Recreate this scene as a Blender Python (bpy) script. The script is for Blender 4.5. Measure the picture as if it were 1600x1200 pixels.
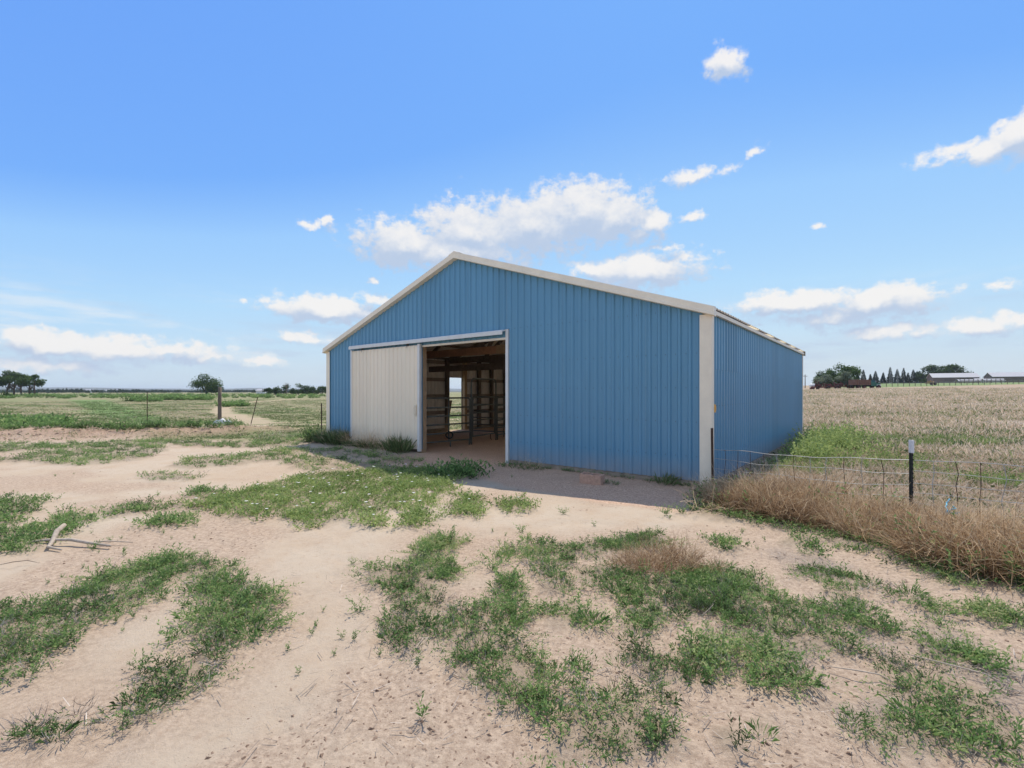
import bpy, math, random
import numpy as np

R = math.radians
sc = bpy.context.scene
for o in list(bpy.data.objects):
    bpy.data.objects.remove(o)

# ------------------------------------------------------------------ camera
EYE = 1.65          # camera height, metres
F = 732.0           # focal length in pixels of the 1600 wide photograph
YH = 612.0          # its horizon row
cam_d = bpy.data.cameras.new('camera')
cam = bpy.data.objects.new('camera', cam_d)
sc.collection.objects.link(cam)
cam.location = (0, 0, EYE)
cam.rotation_euler = (R(90), 0, 0)
cam_d.sensor_width = 36.0
cam_d.lens = 36.0 * F / 1600.0
cam_d.shift_y = (YH - 600.0) / 1600.0
cam_d.clip_start = 0.05
cam_d.clip_end = 60000
sc.camera = cam

# ------------------------------------------------------------------ sun and exposure
SUN_AZ = math.atan2(0.171, 0.503)      # clockwise from +Y
SUN_EL = R(62)
sun_d = bpy.data.lights.new('sun', 'SUN')
sun_d.energy = 3.4
sun_d.angle = R(0.53)
sun_d.color = (1.0, 0.90, 0.75)
sun = bpy.data.objects.new('sun', sun_d)
sc.collection.objects.link(sun)
sun.rotation_euler = (-(R(90) - SUN_EL), 0, -SUN_AZ)
sc.view_settings.view_transform = 'Standard'
sc.view_settings.look = 'None'
sc.view_settings.exposure = 0.5
sc.view_settings.gamma = 1.0
sc.view_settings.use_curve_mapping = False
sc.cycles.use_denoising = True
sc.cycles.max_bounces = 6
sc.cycles.transparent_max_bounces = 4
sc.cycles.volume_bounces = 0

# ------------------------------------------------------------------ world: sky and clouds
world = bpy.data.worlds.new('World')
sc.world = world
world.cycles.sampling_method = 'NONE'
world.use_nodes = True
wn, wl = world.node_tree.nodes, world.node_tree.links
wn.clear()

def azel(px, py):
    az = math.atan2(px - 800, F)
    el = math.atan2(YH - py, math.hypot(F, px - 800))
    return az, el

CLOUDS = [  # where each cloud stands in the sky: azimuth, elevation, half width, half height (degrees)
]
for (x, y, rx, ry) in [
    (635, 382, 100, 44), (735, 366, 105, 54), (830, 352, 100, 54), (905, 335, 98, 54), (968, 338, 62, 44), (1022, 352, 32, 24),
    (720, 395, 140, 34),
    (1000, 426, 118, 32), (930, 424, 60, 16),
    (512, 484, 105, 23), (480, 527, 55, 13), (585, 470, 40, 10),
    (1240, 474, 130, 24), (1370, 470, 110, 28), (1300, 494, 140, 20), (1380, 518, 95, 16), (1530, 508, 75, 20), (1590, 500, 30, 12),
    (1560, 232, 70, 24), (1484, 240, 52, 13), (1600, 208, 50, 36),
    (1135, 97, 38, 22), (1085, 275, 60, 13), (1180, 240, 15, 9), (1079, 339, 17, 9), (1278, 355, 15, 5), (1575, 445, 38, 14),
    (1045, 387, 22, 8), (510, 344, 10, 8), (480, 350, 18, 7), (590, 440, 12, 6), (388, 468, 12, 5),
    (80, 538, 105, 22), (70, 572, 115, 20), (35, 523, 45, 16), (190, 550, 110, 23), (270, 547, 90, 18), (405, 566, 42, 8), (330, 560, 60, 10)]:
    a, e = azel(x, y)
    c2 = math.cos(a) ** 2
    CLOUDS.append((a, e, rx / F * c2, ry / math.hypot(F, x - 800)))

def wnode(tree, t, **kw):
    n = tree.nodes.new(t)
    for k, v in kw.items():
        setattr(n, k, v)
    return n

grp = bpy.data.node_groups.new('cloud_field', 'ShaderNodeTree')
grp.interface.new_socket('P', in_out='INPUT', socket_type='NodeSocketVector')
grp.interface.new_socket('D', in_out='OUTPUT', socket_type='NodeSocketFloat')
gi = grp.nodes.new('NodeGroupInput'); go = grp.nodes.new('NodeGroupOutput')
prev = None
for (a, e, ra, re) in CLOUDS:
    m = wnode(grp, 'ShaderNodeVectorMath', operation='MULTIPLY_ADD')
    grp.links.new(gi.outputs[0], m.inputs[0])
    m.inputs[1].default_value = (1 / ra, 1 / re, 0)
    m.inputs[2].default_value = (-a / ra, -e / re, 0)
    l = wnode(grp, 'ShaderNodeVectorMath', operation='LENGTH')
    grp.links.new(m.outputs[0], l.inputs[0])
    if re < 0.028:      # small clouds are thinner and softer
        kk = 0.38 + 0.5 * re / 0.028
        sm = wnode(grp, 'ShaderNodeMath', operation='MULTIPLY_ADD'); grp.links.new(l.outputs['Value'], sm.inputs[0])
        sm.inputs[1].default_value = kk; sm.inputs[2].default_value = 1 - kk
        l = sm
    if prev is None:
        prev = l.outputs[0] if l.type == 'MATH' else l.outputs['Value']
    else:
        mn = wnode(grp, 'ShaderNodeMath', operation='SMOOTH_MIN')
        mn.inputs[2].default_value = 0.25
        grp.links.new(prev, mn.inputs[0]); grp.links.new(l.outputs[0] if l.type == 'MATH' else l.outputs['Value'], mn.inputs[1])
        prev = mn.outputs[0]
grp.links.new(prev, go.inputs[0])

W = world.node_tree
def M(op, a, b=None, c=None, clamp=False):
    n = wnode(W, 'ShaderNodeMath', operation=op); n.use_clamp = clamp
    for i, v in enumerate((a, b, c)):
        if v is None: continue
        if isinstance(v, (int, float)): n.inputs[i].default_value = v
        else: wl.new(v, n.inputs[i])
    return n.outputs[0]
def SM(v, lo, hi):
    n = wnode(W, 'ShaderNodeMapRange', interpolation_type='SMOOTHSTEP')
    wl.new(v, n.inputs['Value'])
    n.inputs['From Min'].default_value = lo; n.inputs['From Max'].default_value = hi
    return n.outputs[0]
tc = wn.new('ShaderNodeTexCoord')
sep = wn.new('ShaderNodeSeparateXYZ'); wl.new(tc.outputs['Generated'], sep.inputs[0])
az = M('ARCTAN2', sep.outputs[0], sep.outputs[1])
el = M('ARCSINE', sep.outputs[2])
def noise3(scale, detail, rough, stretch, off=(0, 0, 0), dist=0.0):
    mp = wn.new('ShaderNodeMapping'); wl.new(tc.outputs['Generated'], mp.inputs[0])
    mp.inputs['Scale'].default_value = (1, 1, stretch); mp.inputs['Location'].default_value = off
    n = wn.new('ShaderNodeTexNoise'); wl.new(mp.outputs[0], n.inputs['Vector'])
    n.inputs['Scale'].default_value = scale; n.inputs['Detail'].default_value = detail
    n.inputs['Roughness'].default_value = rough; n.inputs['Distortion'].default_value = dist
    return n.outputs['Fac']
nA = noise3(18, 8, 0.62, 1.5)
nB = noise3(45, 5, 0.6, 1.3, (3, 1, 2))
fb = M('ADD', M('MULTIPLY', M('SUBTRACT', nA, 0.5), 1.7), M('MULTIPLY', M('SUBTRACT', nB, 0.5), 1.3))
warp = wn.new('ShaderNodeTexNoise'); wl.new(tc.outputs['Generated'], warp.inputs['Vector'])
warp.inputs['Scale'].default_value = 22; warp.inputs['Detail'].default_value = 5; warp.inputs['Roughness'].default_value = 0.6
def field(dz):
    cb = wn.new('ShaderNodeCombineXYZ'); wl.new(M('ADD', az, -0.0375), cb.inputs[0])
    wl.new(M('ADD', el, dz - 0.017), cb.inputs[1])
    ad = wnode(W, 'ShaderNodeVectorMath', operation='MULTIPLY_ADD')
    wl.new(warp.outputs['Color'], ad.inputs[0]); ad.inputs[1].default_value = (0.075, 0.034, 0); wl.new(cb.outputs[0], ad.inputs[2])
    g = wn.new('ShaderNodeGroup'); g.node_tree = grp
    wl.new(ad.outputs[0], g.inputs[0])
    return g.outputs[0]
D0, D1 = field(0.0), field(0.022)
dens = M('SUBTRACT', M('SUBTRACT', 1.0, D0), M('MULTIPLY', fb, -1.0))
alpha = SM(dens, -0.12, 0.46)
# thin far streaks all round the horizon, above the haze line
nC = noise3(5.5, 8, 0.62, 7.0, (7, 2, 5))
lowband = M('MULTIPLY', SM(el, 0.015, 0.05), SM(el, 0.22, 0.08))
streak = M('MULTIPLY', M('MULTIPLY', SM(nC, 0.44, 0.70), lowband), 0.6)
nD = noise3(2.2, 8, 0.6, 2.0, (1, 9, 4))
back = M('MULTIPLY', M('MAXIMUM', SM(M('ABSOLUTE', az), 0.9, 1.3), SM(el, 0.70, 0.95)), SM(nD, 0.46, 0.60))   # clouds added behind and overhead, out of view, to lift and warm the shade
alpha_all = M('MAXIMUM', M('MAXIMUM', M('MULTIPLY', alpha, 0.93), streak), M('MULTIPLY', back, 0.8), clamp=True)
# light from above: cloud tops are white, the flat bases grey-blue
lift = M('ADD', M('SUBTRACT', D1, D0), M('MULTIPLY', fb, 0.45))
topness = SM(lift, -0.25, 0.55)
sky = wn.new('ShaderNodeTexSky'); sky.sky_type = 'NISHITA'
sky.sun_disc = False; sky.sun_elevation = SUN_EL; sky.sun_rotation = SUN_AZ
sky.altitude = 1500; sky.air_density = 1.0; sky.dust_density = 0.6; sky.ozone_density = 1.6
# the sky model's brightness, graded to dry-day azure in view
bw = wn.new('ShaderNodeRGBToBW'); wl.new(sky.outputs[0], bw.inputs[0])
sr = wn.new('ShaderNodeValToRGB'); wl.new(M('MULTIPLY', bw.outputs[0], 1 / 8.0), sr.inputs[0])
se = sr.color_ramp.elements
SKY = [(0.12, (0.34, 0.385, 0.48)), (0.165, (0.28, 0.385, 0.57)), (0.225, (0.14, 0.345, 0.89)), (0.335, (0.18, 0.42, 0.93)), (0.40, (0.32, 0.58, 0.95)), (0.55, (0.44, 0.69, 0.94)), (0.75, (0.55, 0.73, 0.88)), (0.97, (0.62, 0.72, 0.79))]  # lowest stops, out of view, greyed to warm the shade
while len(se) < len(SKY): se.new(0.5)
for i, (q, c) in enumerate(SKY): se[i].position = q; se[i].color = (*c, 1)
bg1 = wn.new('ShaderNodeBackground'); bg1.inputs['Strength'].default_value = 0.74
wl.new(sr.outputs[0], bg1.inputs['Color'])
cmix = wn.new('ShaderNodeMix'); cmix.data_type = 'RGBA'
cmix.inputs['A'].default_value = (0.36, 0.43, 0.55, 1); cmix.inputs['B'].default_value = (0.66, 0.65, 0.65, 1)
wl.new(topness, cmix.inputs['Factor'])
cmix.inputs['B'].default_value = (0.67, 0.65, 0.63, 1)
bg2 = wn.new('ShaderNodeBackground'); wl.new(M('ADD', M('MULTIPLY', SM(sep.outputs[1], 0.2, -0.6), 0.75), 1.0), bg2.inputs['Strength'])   # the added clouds behind the camera are made brighter, for more fill
wl.new(cmix.outputs['Result'], bg2.inputs['Color'])
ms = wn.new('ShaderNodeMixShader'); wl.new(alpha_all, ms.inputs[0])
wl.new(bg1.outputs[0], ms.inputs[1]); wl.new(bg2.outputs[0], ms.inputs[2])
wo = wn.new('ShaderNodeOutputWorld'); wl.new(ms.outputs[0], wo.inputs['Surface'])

# ------------------------------------------------------------------ helpers
rng = np.random.default_rng(7)
random.seed(7)
COL = sc.collection

def tag(o, label=None, cat=None, group=None, kind=None):
    if label: o['label'] = label
    if cat: o['category'] = cat
    if group: o['group'] = group
    if kind: o['kind'] = kind
    return o

def empty(name, loc=(0, 0, 0), rz=0.0, parent=None):
    o = bpy.data.objects.new(name, None)
    COL.objects.link(o)
    o.location = loc; o.rotation_euler = (0, 0, rz); o.empty_display_size = 0.2
    if parent: o.parent = parent
    return o

def link(name, me, parent=None):
    o = bpy.data.objects.new(name, me)
    COL.objects.link(o)
    if parent: o.parent = parent
    return o

class MB:
    """collects polygons; build() links them as one mesh object"""
    def __init__(s):
        s.v, s.f, s.m = [], [], []
    def add(s, vs, fs, mi=0):
        b = len(s.v)
        s.v.extend([tuple(p) for p in vs])
        s.f.extend([tuple(b + i for i in q) for q in fs])
        s.m.extend([mi] * len(fs))
        return s
    def box(s, x0, x1, y0, y1, z0, z1, mi=0):
        return s.add([(x0, y0, z0), (x1, y0, z0), (x1, y1, z0), (x0, y1, z0), (x0, y0, z1), (x1, y0, z1), (x1, y1, z1), (x0, y1, z1)],
              [(0, 3, 2, 1), (4, 5, 6, 7), (0, 1, 5, 4), (1, 2, 6, 5), (2, 3, 7, 6), (3, 0, 4, 7)], mi)
    def beam(s, p, q, w, h, mi=0, up=(0, 0, 1)):
        p, q, up = np.array(p, float), np.array(q, float), np.array(up, float)
        d = q - p; d /= np.linalg.norm(d)
        a = np.cross(d, up)
        if np.linalg.norm(a) < 1e-4: a = np.cross(d, (0, 1, 0))
        a /= np.linalg.norm(a); b = np.cross(a, d)
        a, b = a * w / 2, b * h / 2
        vs = [e + i * a + j * b for e in (p, q) for (i, j) in ((-1, -1), (1, -1), (1, 1), (-1, 1))]
        return s.add(vs, [(0, 1, 2, 3), (7, 6, 5, 4), (0, 4, 5, 1), (1, 5, 6, 2), (2, 6, 7, 3), (3, 7, 4, 0)], mi)
    def tube(s, pts, rad, n=6, mi=0, cap=True):
        pts = [np.array(p, float) for p in pts]
        if not hasattr(rad, '__len__'): rad = [rad] * len(pts)
        rings = []
        ref = None
        for i, p in enumerate(pts):
            d = pts[min(i + 1, len(pts) - 1)] - pts[max(i - 1, 0)]
            d /= max(np.linalg.norm(d), 1e-9)
            if ref is None:
                ref = np.cross(d, (0, 0, 1))
                if np.linalg.norm(ref) < 0.05: ref = np.cross(d, (0, 1, 0))
            a = ref - d * ref.dot(d); a /= np.linalg.norm(a); ref = a
            b = np.cross(d, a)
            rings.append([p + rad[i] * (math.cos(2 * math.pi * k / n) * a + math.sin(2 * math.pi * k / n) * b) for k in range(n)])
        vs = [v for r in rings for v in r]
        fs = []
        for i in range(len(pts) - 1):
            for k in range(n):
                k2 = (k + 1) % n
                fs.append((i * n + k, i * n + k2, (i + 1) * n + k2, (i + 1) * n + k))
        if cap:
            fs.append(tuple(range(n - 1, -1, -1))); fs.append(tuple((len(pts) - 1) * n + k for k in range(n)))
        return s.add(vs, fs, mi)
    def mesh(s, name, mats, smooth=False):
        me = bpy.data.meshes.new(name)
        me.from_pydata(s.v, [], s.f)
        for m in (mats if isinstance(mats, (list, tuple)) else [mats]): me.materials.append(m)
        me.polygons.foreach_set('material_index', s.m)
        if smooth: me.polygons.foreach_set('use_smooth', [True] * len(s.f))
        me.update()
        return me
    def build(s, name, mats, parent=None, smooth=False):
        return link(name, s.mesh(name, mats, smooth), parent)

def big_mesh(name, V, T, mats, attrs=None, mi=None, smooth=False):
    """numpy vertices (n,3) and triangles or quads (m,k) to a mesh, fast"""
    me = bpy.data.meshes.new(name)
    k = T.shape[1]
    me.vertices.add(len(V)); me.vertices.foreach_set('co', V.astype(np.float32).ravel())
    me.loops.add(T.size); me.loops.foreach_set('vertex_index', T.astype(np.int32).ravel())
    me.polygons.add(len(T))
    me.polygons.foreach_set('loop_start', np.arange(0, T.size, k, dtype=np.int32))
    me.polygons.foreach_set('loop_total', np.full(len(T), k, dtype=np.int32))
    for m in (mats if isinstance(mats, (list, tuple)) else [mats]): me.materials.append(m)
    if mi is not None: me.polygons.foreach_set('material_index', mi.astype(np.int32))
    me.polygons.foreach_set('use_smooth', np.full(len(T), smooth))
    for an, av in (attrs or {}).items():
        at = me.attributes.new(an, 'FLOAT', 'POINT'); at.data.foreach_set('value', av.astype(np.float32))
    me.update(calc_edges=True)
    return me

# numpy value noise
_tab = np.random.default_rng(11).random((256, 256))
def vnoise(x, y):
    xi, yi = np.floor(x).astype(int), np.floor(y).astype(int)
    fx, fy = x - xi, y - yi
    fx, fy = fx * fx * (3 - 2 * fx), fy * fy * (3 - 2 * fy)
    a, b = _tab[xi & 255, yi & 255], _tab[(xi + 1) & 255, yi & 255]
    c, d = _tab[xi & 255, (yi + 1) & 255], _tab[(xi + 1) & 255, (yi + 1) & 255]
    return (a * (1 - fx) + b * fx) * (1 - fy) + (c * (1 - fx) + d * fx) * fy
def fbm(x, y, o=4):
    s, amp, tot = 0, 1.0, 0
    for i in range(o):
        s = s + amp * vnoise(x * 2 ** i + 17.3 * i, y * 2 ** i + 5.1 * i); tot += amp; amp *= 0.5
    return s / tot
def sstep(a, b, x):
    t = np.clip((x - a) / (b - a), 0, 1)
    return t * t * (3 - 2 * t)

def at(px, py, z=0.0):
    """the spot of the level ground that a point of the photograph shows"""
    d = (EYE - z) * F / (py - YH)
    return ((px - 800) / F * d, d)

# ------------------------------------------------------------------ materials
def mat(name, base, rough=0.8, metal=0.0, spec=0.3, var=0.0, vscale=4.0, bump=0.0, bscale=20.0, bdist=0.01, coords='Object', col2=None):
    m = bpy.data.materials.new(name); m.use_nodes = True
    nt = m.node_tree; b = nt.nodes['Principled BSDF']
    b.inputs['Base Color'].default_value = (*base, 1); b.inputs['Roughness'].default_value = rough
    b.inputs['Metallic'].default_value = metal; b.inputs['Specular IOR Level'].default_value = spec
    t = nt.nodes.new('ShaderNodeTexCoord')
    if var or col2:
        n = nt.nodes.new('ShaderNodeTexNoise'); n.inputs['Scale'].default_value = vscale; n.inputs['Detail'].default_value = 6
        n.inputs['Roughness'].default_value = 0.65
        nt.links.new(t.outputs[coords], n.inputs['Vector'])
        r = nt.nodes.new('ShaderNodeMapRange'); r.inputs['From Min'].default_value = 0.3; r.inputs['From Max'].default_value = 0.7
        nt.links.new(n.outputs['Fac'], r.inputs['Value'])
        mx = nt.nodes.new('ShaderNodeMix'); mx.data_type = 'RGBA'
        c2 = col2 or tuple(max(0, c * (1 - var)) for c in base)
        mx.inputs['A'].default_value = (*base, 1); mx.inputs['B'].default_value = (*c2, 1)
        nt.links.new(r.outputs[0], mx.inputs['Factor']); nt.links.new(mx.outputs['Result'], b.inputs['Base Color'])
    if bump:
        n = nt.nodes.new('ShaderNodeTexNoise'); n.inputs['Scale'].default_value = bscale; n.inputs['Detail'].default_value = 4
        nt.links.new(t.outputs[coords], n.inputs['Vector'])
        bp = nt.nodes.new('ShaderNodeBump'); bp.inputs['Strength'].default_value = bump; bp.inputs['Distance'].default_value = bdist
        nt.links.new(n.outputs['Fac'], bp.inputs['Height']); nt.links.new(bp.outputs[0], b.inputs['Normal'])
    return m

def leaf_mat(name, ramp, trans=0.35):
    """foliage: colour by the plant's own 'tint' attribute, part of the light passes through"""
    m = bpy.data.materials.new(name); m.use_nodes = True
    nt = m.node_tree; nt.nodes.clear()
    a = nt.nodes.new('ShaderNodeAttribute'); a.attribute_name = 'tint'
    cr = nt.nodes.new('ShaderNodeValToRGB'); e = cr.color_ramp.elements
    while len(e) < len(ramp): e.new(0.5)
    for i, (p, c) in enumerate(ramp): e[i].position = p; e[i].color = (*c, 1)
    nt.links.new(a.outputs['Fac'], cr.inputs[0])
    d = nt.nodes.new('ShaderNodeBsdfDiffuse'); t = nt.nodes.new('ShaderNodeBsdfTranslucent')
    nt.links.new(cr.outputs[0], d.inputs[0]); nt.links.new(cr.outputs[0], t.inputs[0])
    x = nt.nodes.new('ShaderNodeMixShader'); x.inputs[0].default_value = trans
    nt.links.new(d.outputs[0], x.inputs[1]); nt.links.new(t.outputs[0], x.inputs[2])
    o = nt.nodes.new('ShaderNodeOutputMaterial'); nt.links.new(x.outputs[0], o.inputs[0])
    return m

def sheet_mat(name, base, dust, rough=0.30, dustz=0.5):
    """painted steel sheet: slight waviness, streaks and dust splashed up from the ground"""
    m = bpy.data.materials.new(name); m.use_nodes = True
    nt = m.node_tree; L = nt.links; b = nt.nodes['Principled BSDF']
    b.inputs['Roughness'].default_value = rough; b.inputs['Specular IOR Level'].default_value = 0.5
    t = nt.nodes.new('ShaderNodeTexCoord')
    mp = nt.nodes.new('ShaderNodeMapping'); mp.inputs['Scale'].default_value = (1, 1, 0.12); L.new(t.outputs['Object'], mp.inputs[0])
    n1 = nt.nodes.new('ShaderNodeTexNoise'); n1.inputs['Scale'].default_value = 7; n1.inputs['Detail'].default_value = 6; L.new(mp.outputs[0], n1.inputs['Vector'])
    n2 = nt.nodes.new('ShaderNodeTexNoise'); n2.inputs['Scale'].default_value = 2.3; n2.inputs['Detail'].default_value = 8; n2.inputs['Roughness'].default_value = 0.7
    L.new(t.outputs['Object'], n2.inputs['Vector'])
    r1 = nt.nodes.new('ShaderNodeMapRange'); r1.inputs['From Min'].default_value = 0.35; r1.inputs['From Max'].default_value = 0.7
    r1.inputs['To Max'].default_value = 0.16; L.new(n1.outputs['Fac'], r1.inputs['Value'])
    mx = nt.nodes.new('ShaderNodeMix'); mx.data_type = 'RGBA'; mx.inputs['A'].default_value = (*base, 1)
    mx.inputs['B'].default_value = (*[min(1, c * 1.25 + 0.04) for c in base], 1); L.new(r1.outputs[0], mx.inputs['Factor'])
    sp = nt.nodes.new('ShaderNodeSeparateXYZ'); L.new(t.outputs['Object'], sp.inputs[0])
    rz = nt.nodes.new('ShaderNodeMapRange'); rz.inputs['From Min'].default_value = dustz; rz.inputs['From Max'].default_value = 0.05
    L.new(sp.outputs[2], rz.inputs['Value'])
    ml = nt.nodes.new('ShaderNodeMath'); ml.operation = 'MULTIPLY'; L.new(rz.outputs[0], ml.inputs[0]); L.new(n2.outputs['Fac'], ml.inputs[1])
    m2 = nt.nodes.new('ShaderNodeMath'); m2.operation = 'MULTIPLY'; L.new(ml.outputs[0], m2.inputs[0]); m2.inputs[1].default_value = 0.85; m2.use_clamp = True
    oi = nt.nodes.new('ShaderNodeObjectInfo')
    hs = nt.nodes.new('ShaderNodeHueSaturation'); L.new(mx.outputs['Result'], hs.inputs['Color'])
    rv = nt.nodes.new('ShaderNodeMapRange'); rv.inputs['To Min'].default_value = 0.93; rv.inputs['To Max'].default_value = 1.06
    L.new(oi.outputs['Random'], rv.inputs['Value']); L.new(rv.outputs[0], hs.inputs['Value'])
    mx2 = nt.nodes.new('ShaderNodeMix'); mx2.data_type = 'RGBA'; mx2.inputs['B'].default_value = (*dust, 1)
    L.new(hs.outputs[0], mx2.inputs['A']); L.new(m2.outputs[0], mx2.inputs['Factor']); L.new(mx2.outputs['Result'], b.inputs['Base Color'])
    n3 = nt.nodes.new('ShaderNodeTexNoise'); n3.inputs['Scale'].default_value = 1.6; n3.inputs['Detail'].default_value = 2; L.new(t.outputs['Object'], n3.inputs['Vector'])
    bp = nt.nodes.new('ShaderNodeBump'); bp.inputs['Strength'].default_value = 0.4; bp.inputs['Distance'].default_value = 0.03
    L.new(n3.outputs['Fac'], bp.inputs['Height']); L.new(bp.outputs[0], b.inputs['Normal'])
    return m

MT = {}
MT['blue'] = sheet_mat('blue_painted_steel', (0.115, 0.285, 0.435), (0.45, 0.34, 0.26))
MT['cream'] = sheet_mat('cream_painted_steel', (0.88, 0.75, 0.59), (0.48, 0.39, 0.31), dustz=0.7)
MT['trim'] = mat('cream_trim', (0.93, 0.82, 0.66), 0.45, spec=0.4, var=0.12, vscale=3)
MT['white_trim'] = mat('white_trim', (0.74, 0.73, 0.71), 0.4, spec=0.4, var=0.1, vscale=5)
MT['liner'] = mat('unpainted_sheet_back', (0.78, 0.74, 0.70), 0.5, var=0.15, vscale=2)
MT['roof'] = sheet_mat('tan_roof_steel', (0.48, 0.40, 0.31), (0.5, 0.4, 0.3), rough=0.5)
MT['post_wood'] = mat('weathered_post_wood', (0.23, 0.185, 0.155), 0.85, var=0.45, vscale=9)
MT['girt_wood'] = mat('grey_girt_wood', (0.36, 0.30, 0.255), 0.85, var=0.35, vscale=9)
MT['fresh_wood'] = mat('pale_lumber', (0.50, 0.35, 0.22), 0.8, var=0.3, vscale=10)
MT['red_wood'] = mat('reddish_lumber', (0.50, 0.28, 0.18), 0.8, var=0.35, vscale=8)
MT['dark_metal'] = mat('dark_screws', (0.10, 0.11, 0.12), 0.5, metal=0.5)
MT['panel_pipe'] = mat('grey_green_pipe', (0.17, 0.19, 0.18), 0.45, metal=0.3, var=0.3, vscale=12)
MT['galv'] = mat('galvanised_wire', (0.52, 0.52, 0.50), 0.45, metal=0.6, var=0.3, vscale=10)
MT['rust'] = mat('rusty_steel', (0.11, 0.065, 0.045), 0.8, var=0.5, vscale=30)
MT['tpost'] = mat('dark_painted_steel', (0.022, 0.028, 0.026), 0.6, var=0.3, vscale=20)
MT['tpost_white'] = mat('white_paint', (0.74, 0.75, 0.78), 0.6, var=0.2, vscale=40)
MT['block'] = mat('weathered_concrete_block', (0.60, 0.38, 0.28), 0.95, var=0.35, vscale=25, bump=0.6, bscale=120, bdist=0.004)
MT['grey_wood'] = mat('grey_weathered_wood', (0.23, 0.18, 0.14), 0.9, var=0.45, vscale=12, bump=0.5, bscale=40)
MT['pale_twig'] = mat('bleached_twig', (0.52, 0.44, 0.36), 0.9, var=0.4, vscale=30)
MT['bark'] = mat('bark', (0.12, 0.09, 0.07), 0.9, var=0.4, vscale=3)
MT['yellow'] = mat('yellow_plastic', (0.75, 0.36, 0.04), 0.5)
MT['cyan'] = mat('blue_twine', (0.10, 0.42, 0.62), 0.6)
MT['white_bag'] = mat('white_plastic', (0.7, 0.7, 0.7), 0.5, var=0.2)
MT['stone'] = mat('brown_clod', (0.26, 0.19, 0.15), 0.95, var=0.5, vscale=60)

MT['fibre'] = bpy.data.materials.new('translucent_fibreglass'); MT['fibre'].use_nodes = True
_n = MT['fibre'].node_tree; _t = _n.nodes.new('ShaderNodeBsdfTranslucent'); _t.inputs[0].default_value = (0.82, 0.76, 0.64, 1)
_n.links.new(_t.outputs[0], _n.nodes['Material Output'].inputs[0])
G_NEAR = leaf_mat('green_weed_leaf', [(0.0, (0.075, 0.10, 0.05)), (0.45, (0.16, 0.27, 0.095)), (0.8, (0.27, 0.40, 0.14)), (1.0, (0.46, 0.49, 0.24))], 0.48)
G_BRIGHT = leaf_mat('bright_weed_leaf', [(0.0, (0.10, 0.14, 0.05)), (0.5, (0.24, 0.34, 0.11)), (1.0, (0.42, 0.50, 0.20))], 0.42)
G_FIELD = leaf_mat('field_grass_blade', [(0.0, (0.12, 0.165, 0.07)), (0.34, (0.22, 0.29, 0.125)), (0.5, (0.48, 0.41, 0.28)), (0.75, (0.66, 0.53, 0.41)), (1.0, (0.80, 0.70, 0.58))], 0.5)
G_DRY = leaf_mat('dry_weed_twig', [(0.0, (0.14, 0.085, 0.05)), (0.5, (0.42, 0.285, 0.17)), (1.0, (0.78, 0.62, 0.42))], 0.35)
G_LITTER = leaf_mat('grey_litter_straw', [(0.0, (0.17, 0.14, 0.12)), (0.5, (0.34, 0.29, 0.25)), (1.0, (0.58, 0.52, 0.46))], 0.1)
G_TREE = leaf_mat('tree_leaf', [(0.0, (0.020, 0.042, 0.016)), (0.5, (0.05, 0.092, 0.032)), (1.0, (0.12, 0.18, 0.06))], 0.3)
G_SPRUCE = leaf_mat('spruce_needles', [(0.0, (0.012, 0.028, 0.018)), (1.0, (0.04, 0.07, 0.045))], 0.15)
G_OLIVE = leaf_mat('silvery_leaf', [(0.0, (0.09, 0.12, 0.08)), (1.0, (0.26, 0.30, 0.22))], 0.3)
WHITE_PETAL = leaf_mat('white_petal', [(0.0, (0.75, 0.75, 0.75)), (1.0, (0.85, 0.85, 0.85))], 0.3)

# ------------------------------------------------------------------ where things grow: outlines on the ground
def poly(pts):
    return np.array([at(x, y) for x, y in pts])
def sub(pts, ox, oy, s):
    return [(ox + x / s, oy + y / s) for x, y in pts]

PATCHES = {}   # name -> list of polygons (metres)
PATCHES['hook'] = [poly(p) for p in (
    [(-60, 962), (0, 950), (70, 940), (130, 925), (175, 893), (215, 875), (270, 866), (300, 873), (360, 890), (362, 900), (325, 915), (310, 905), (270, 908),
     (245, 928), (215, 948), (170, 965), (130, 978), (100, 1003), (70, 1033), (40, 1058), (0, 1068), (-80, 1080)],
    [(305, 905), (360, 900), (372, 932), (420, 930), (415, 945), (390, 962), (400, 975), (422, 985), (410, 1003), (380, 1000), (345, 1005), (350, 1035), (322, 1060),
     (285, 1082), (250, 1100), (215, 1118), (198, 1105), (215, 1080), (245, 1052), (290, 1035), (318, 1003), (325, 968), (332, 945)],
    [(30, 1150), (55, 1128), (100, 1118), (112, 1126), (90, 1160)])]
PATCHES['left_edge'] = [poly(p) for p in (
    [(-90, 775), (0, 780), (55, 779), (62, 792), (52, 806), (20, 810), (18, 826), (60, 820), (95, 818), (110, 830), (80, 845), (48, 861), (15, 862), (-40, 870), (-120, 850)],
    [(91, 800), (120, 793), (145, 805), (138, 818), (105, 817)],
    [(156, 795), (185, 786), (225, 783), (252, 785), (250, 796), (215, 802), (170, 801)],
    [(228, 812), (250, 806), (285, 810), (280, 822), (245, 823)],
    [(289, 770), (310, 764), (345, 765), (340, 776), (305, 778)])]
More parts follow.
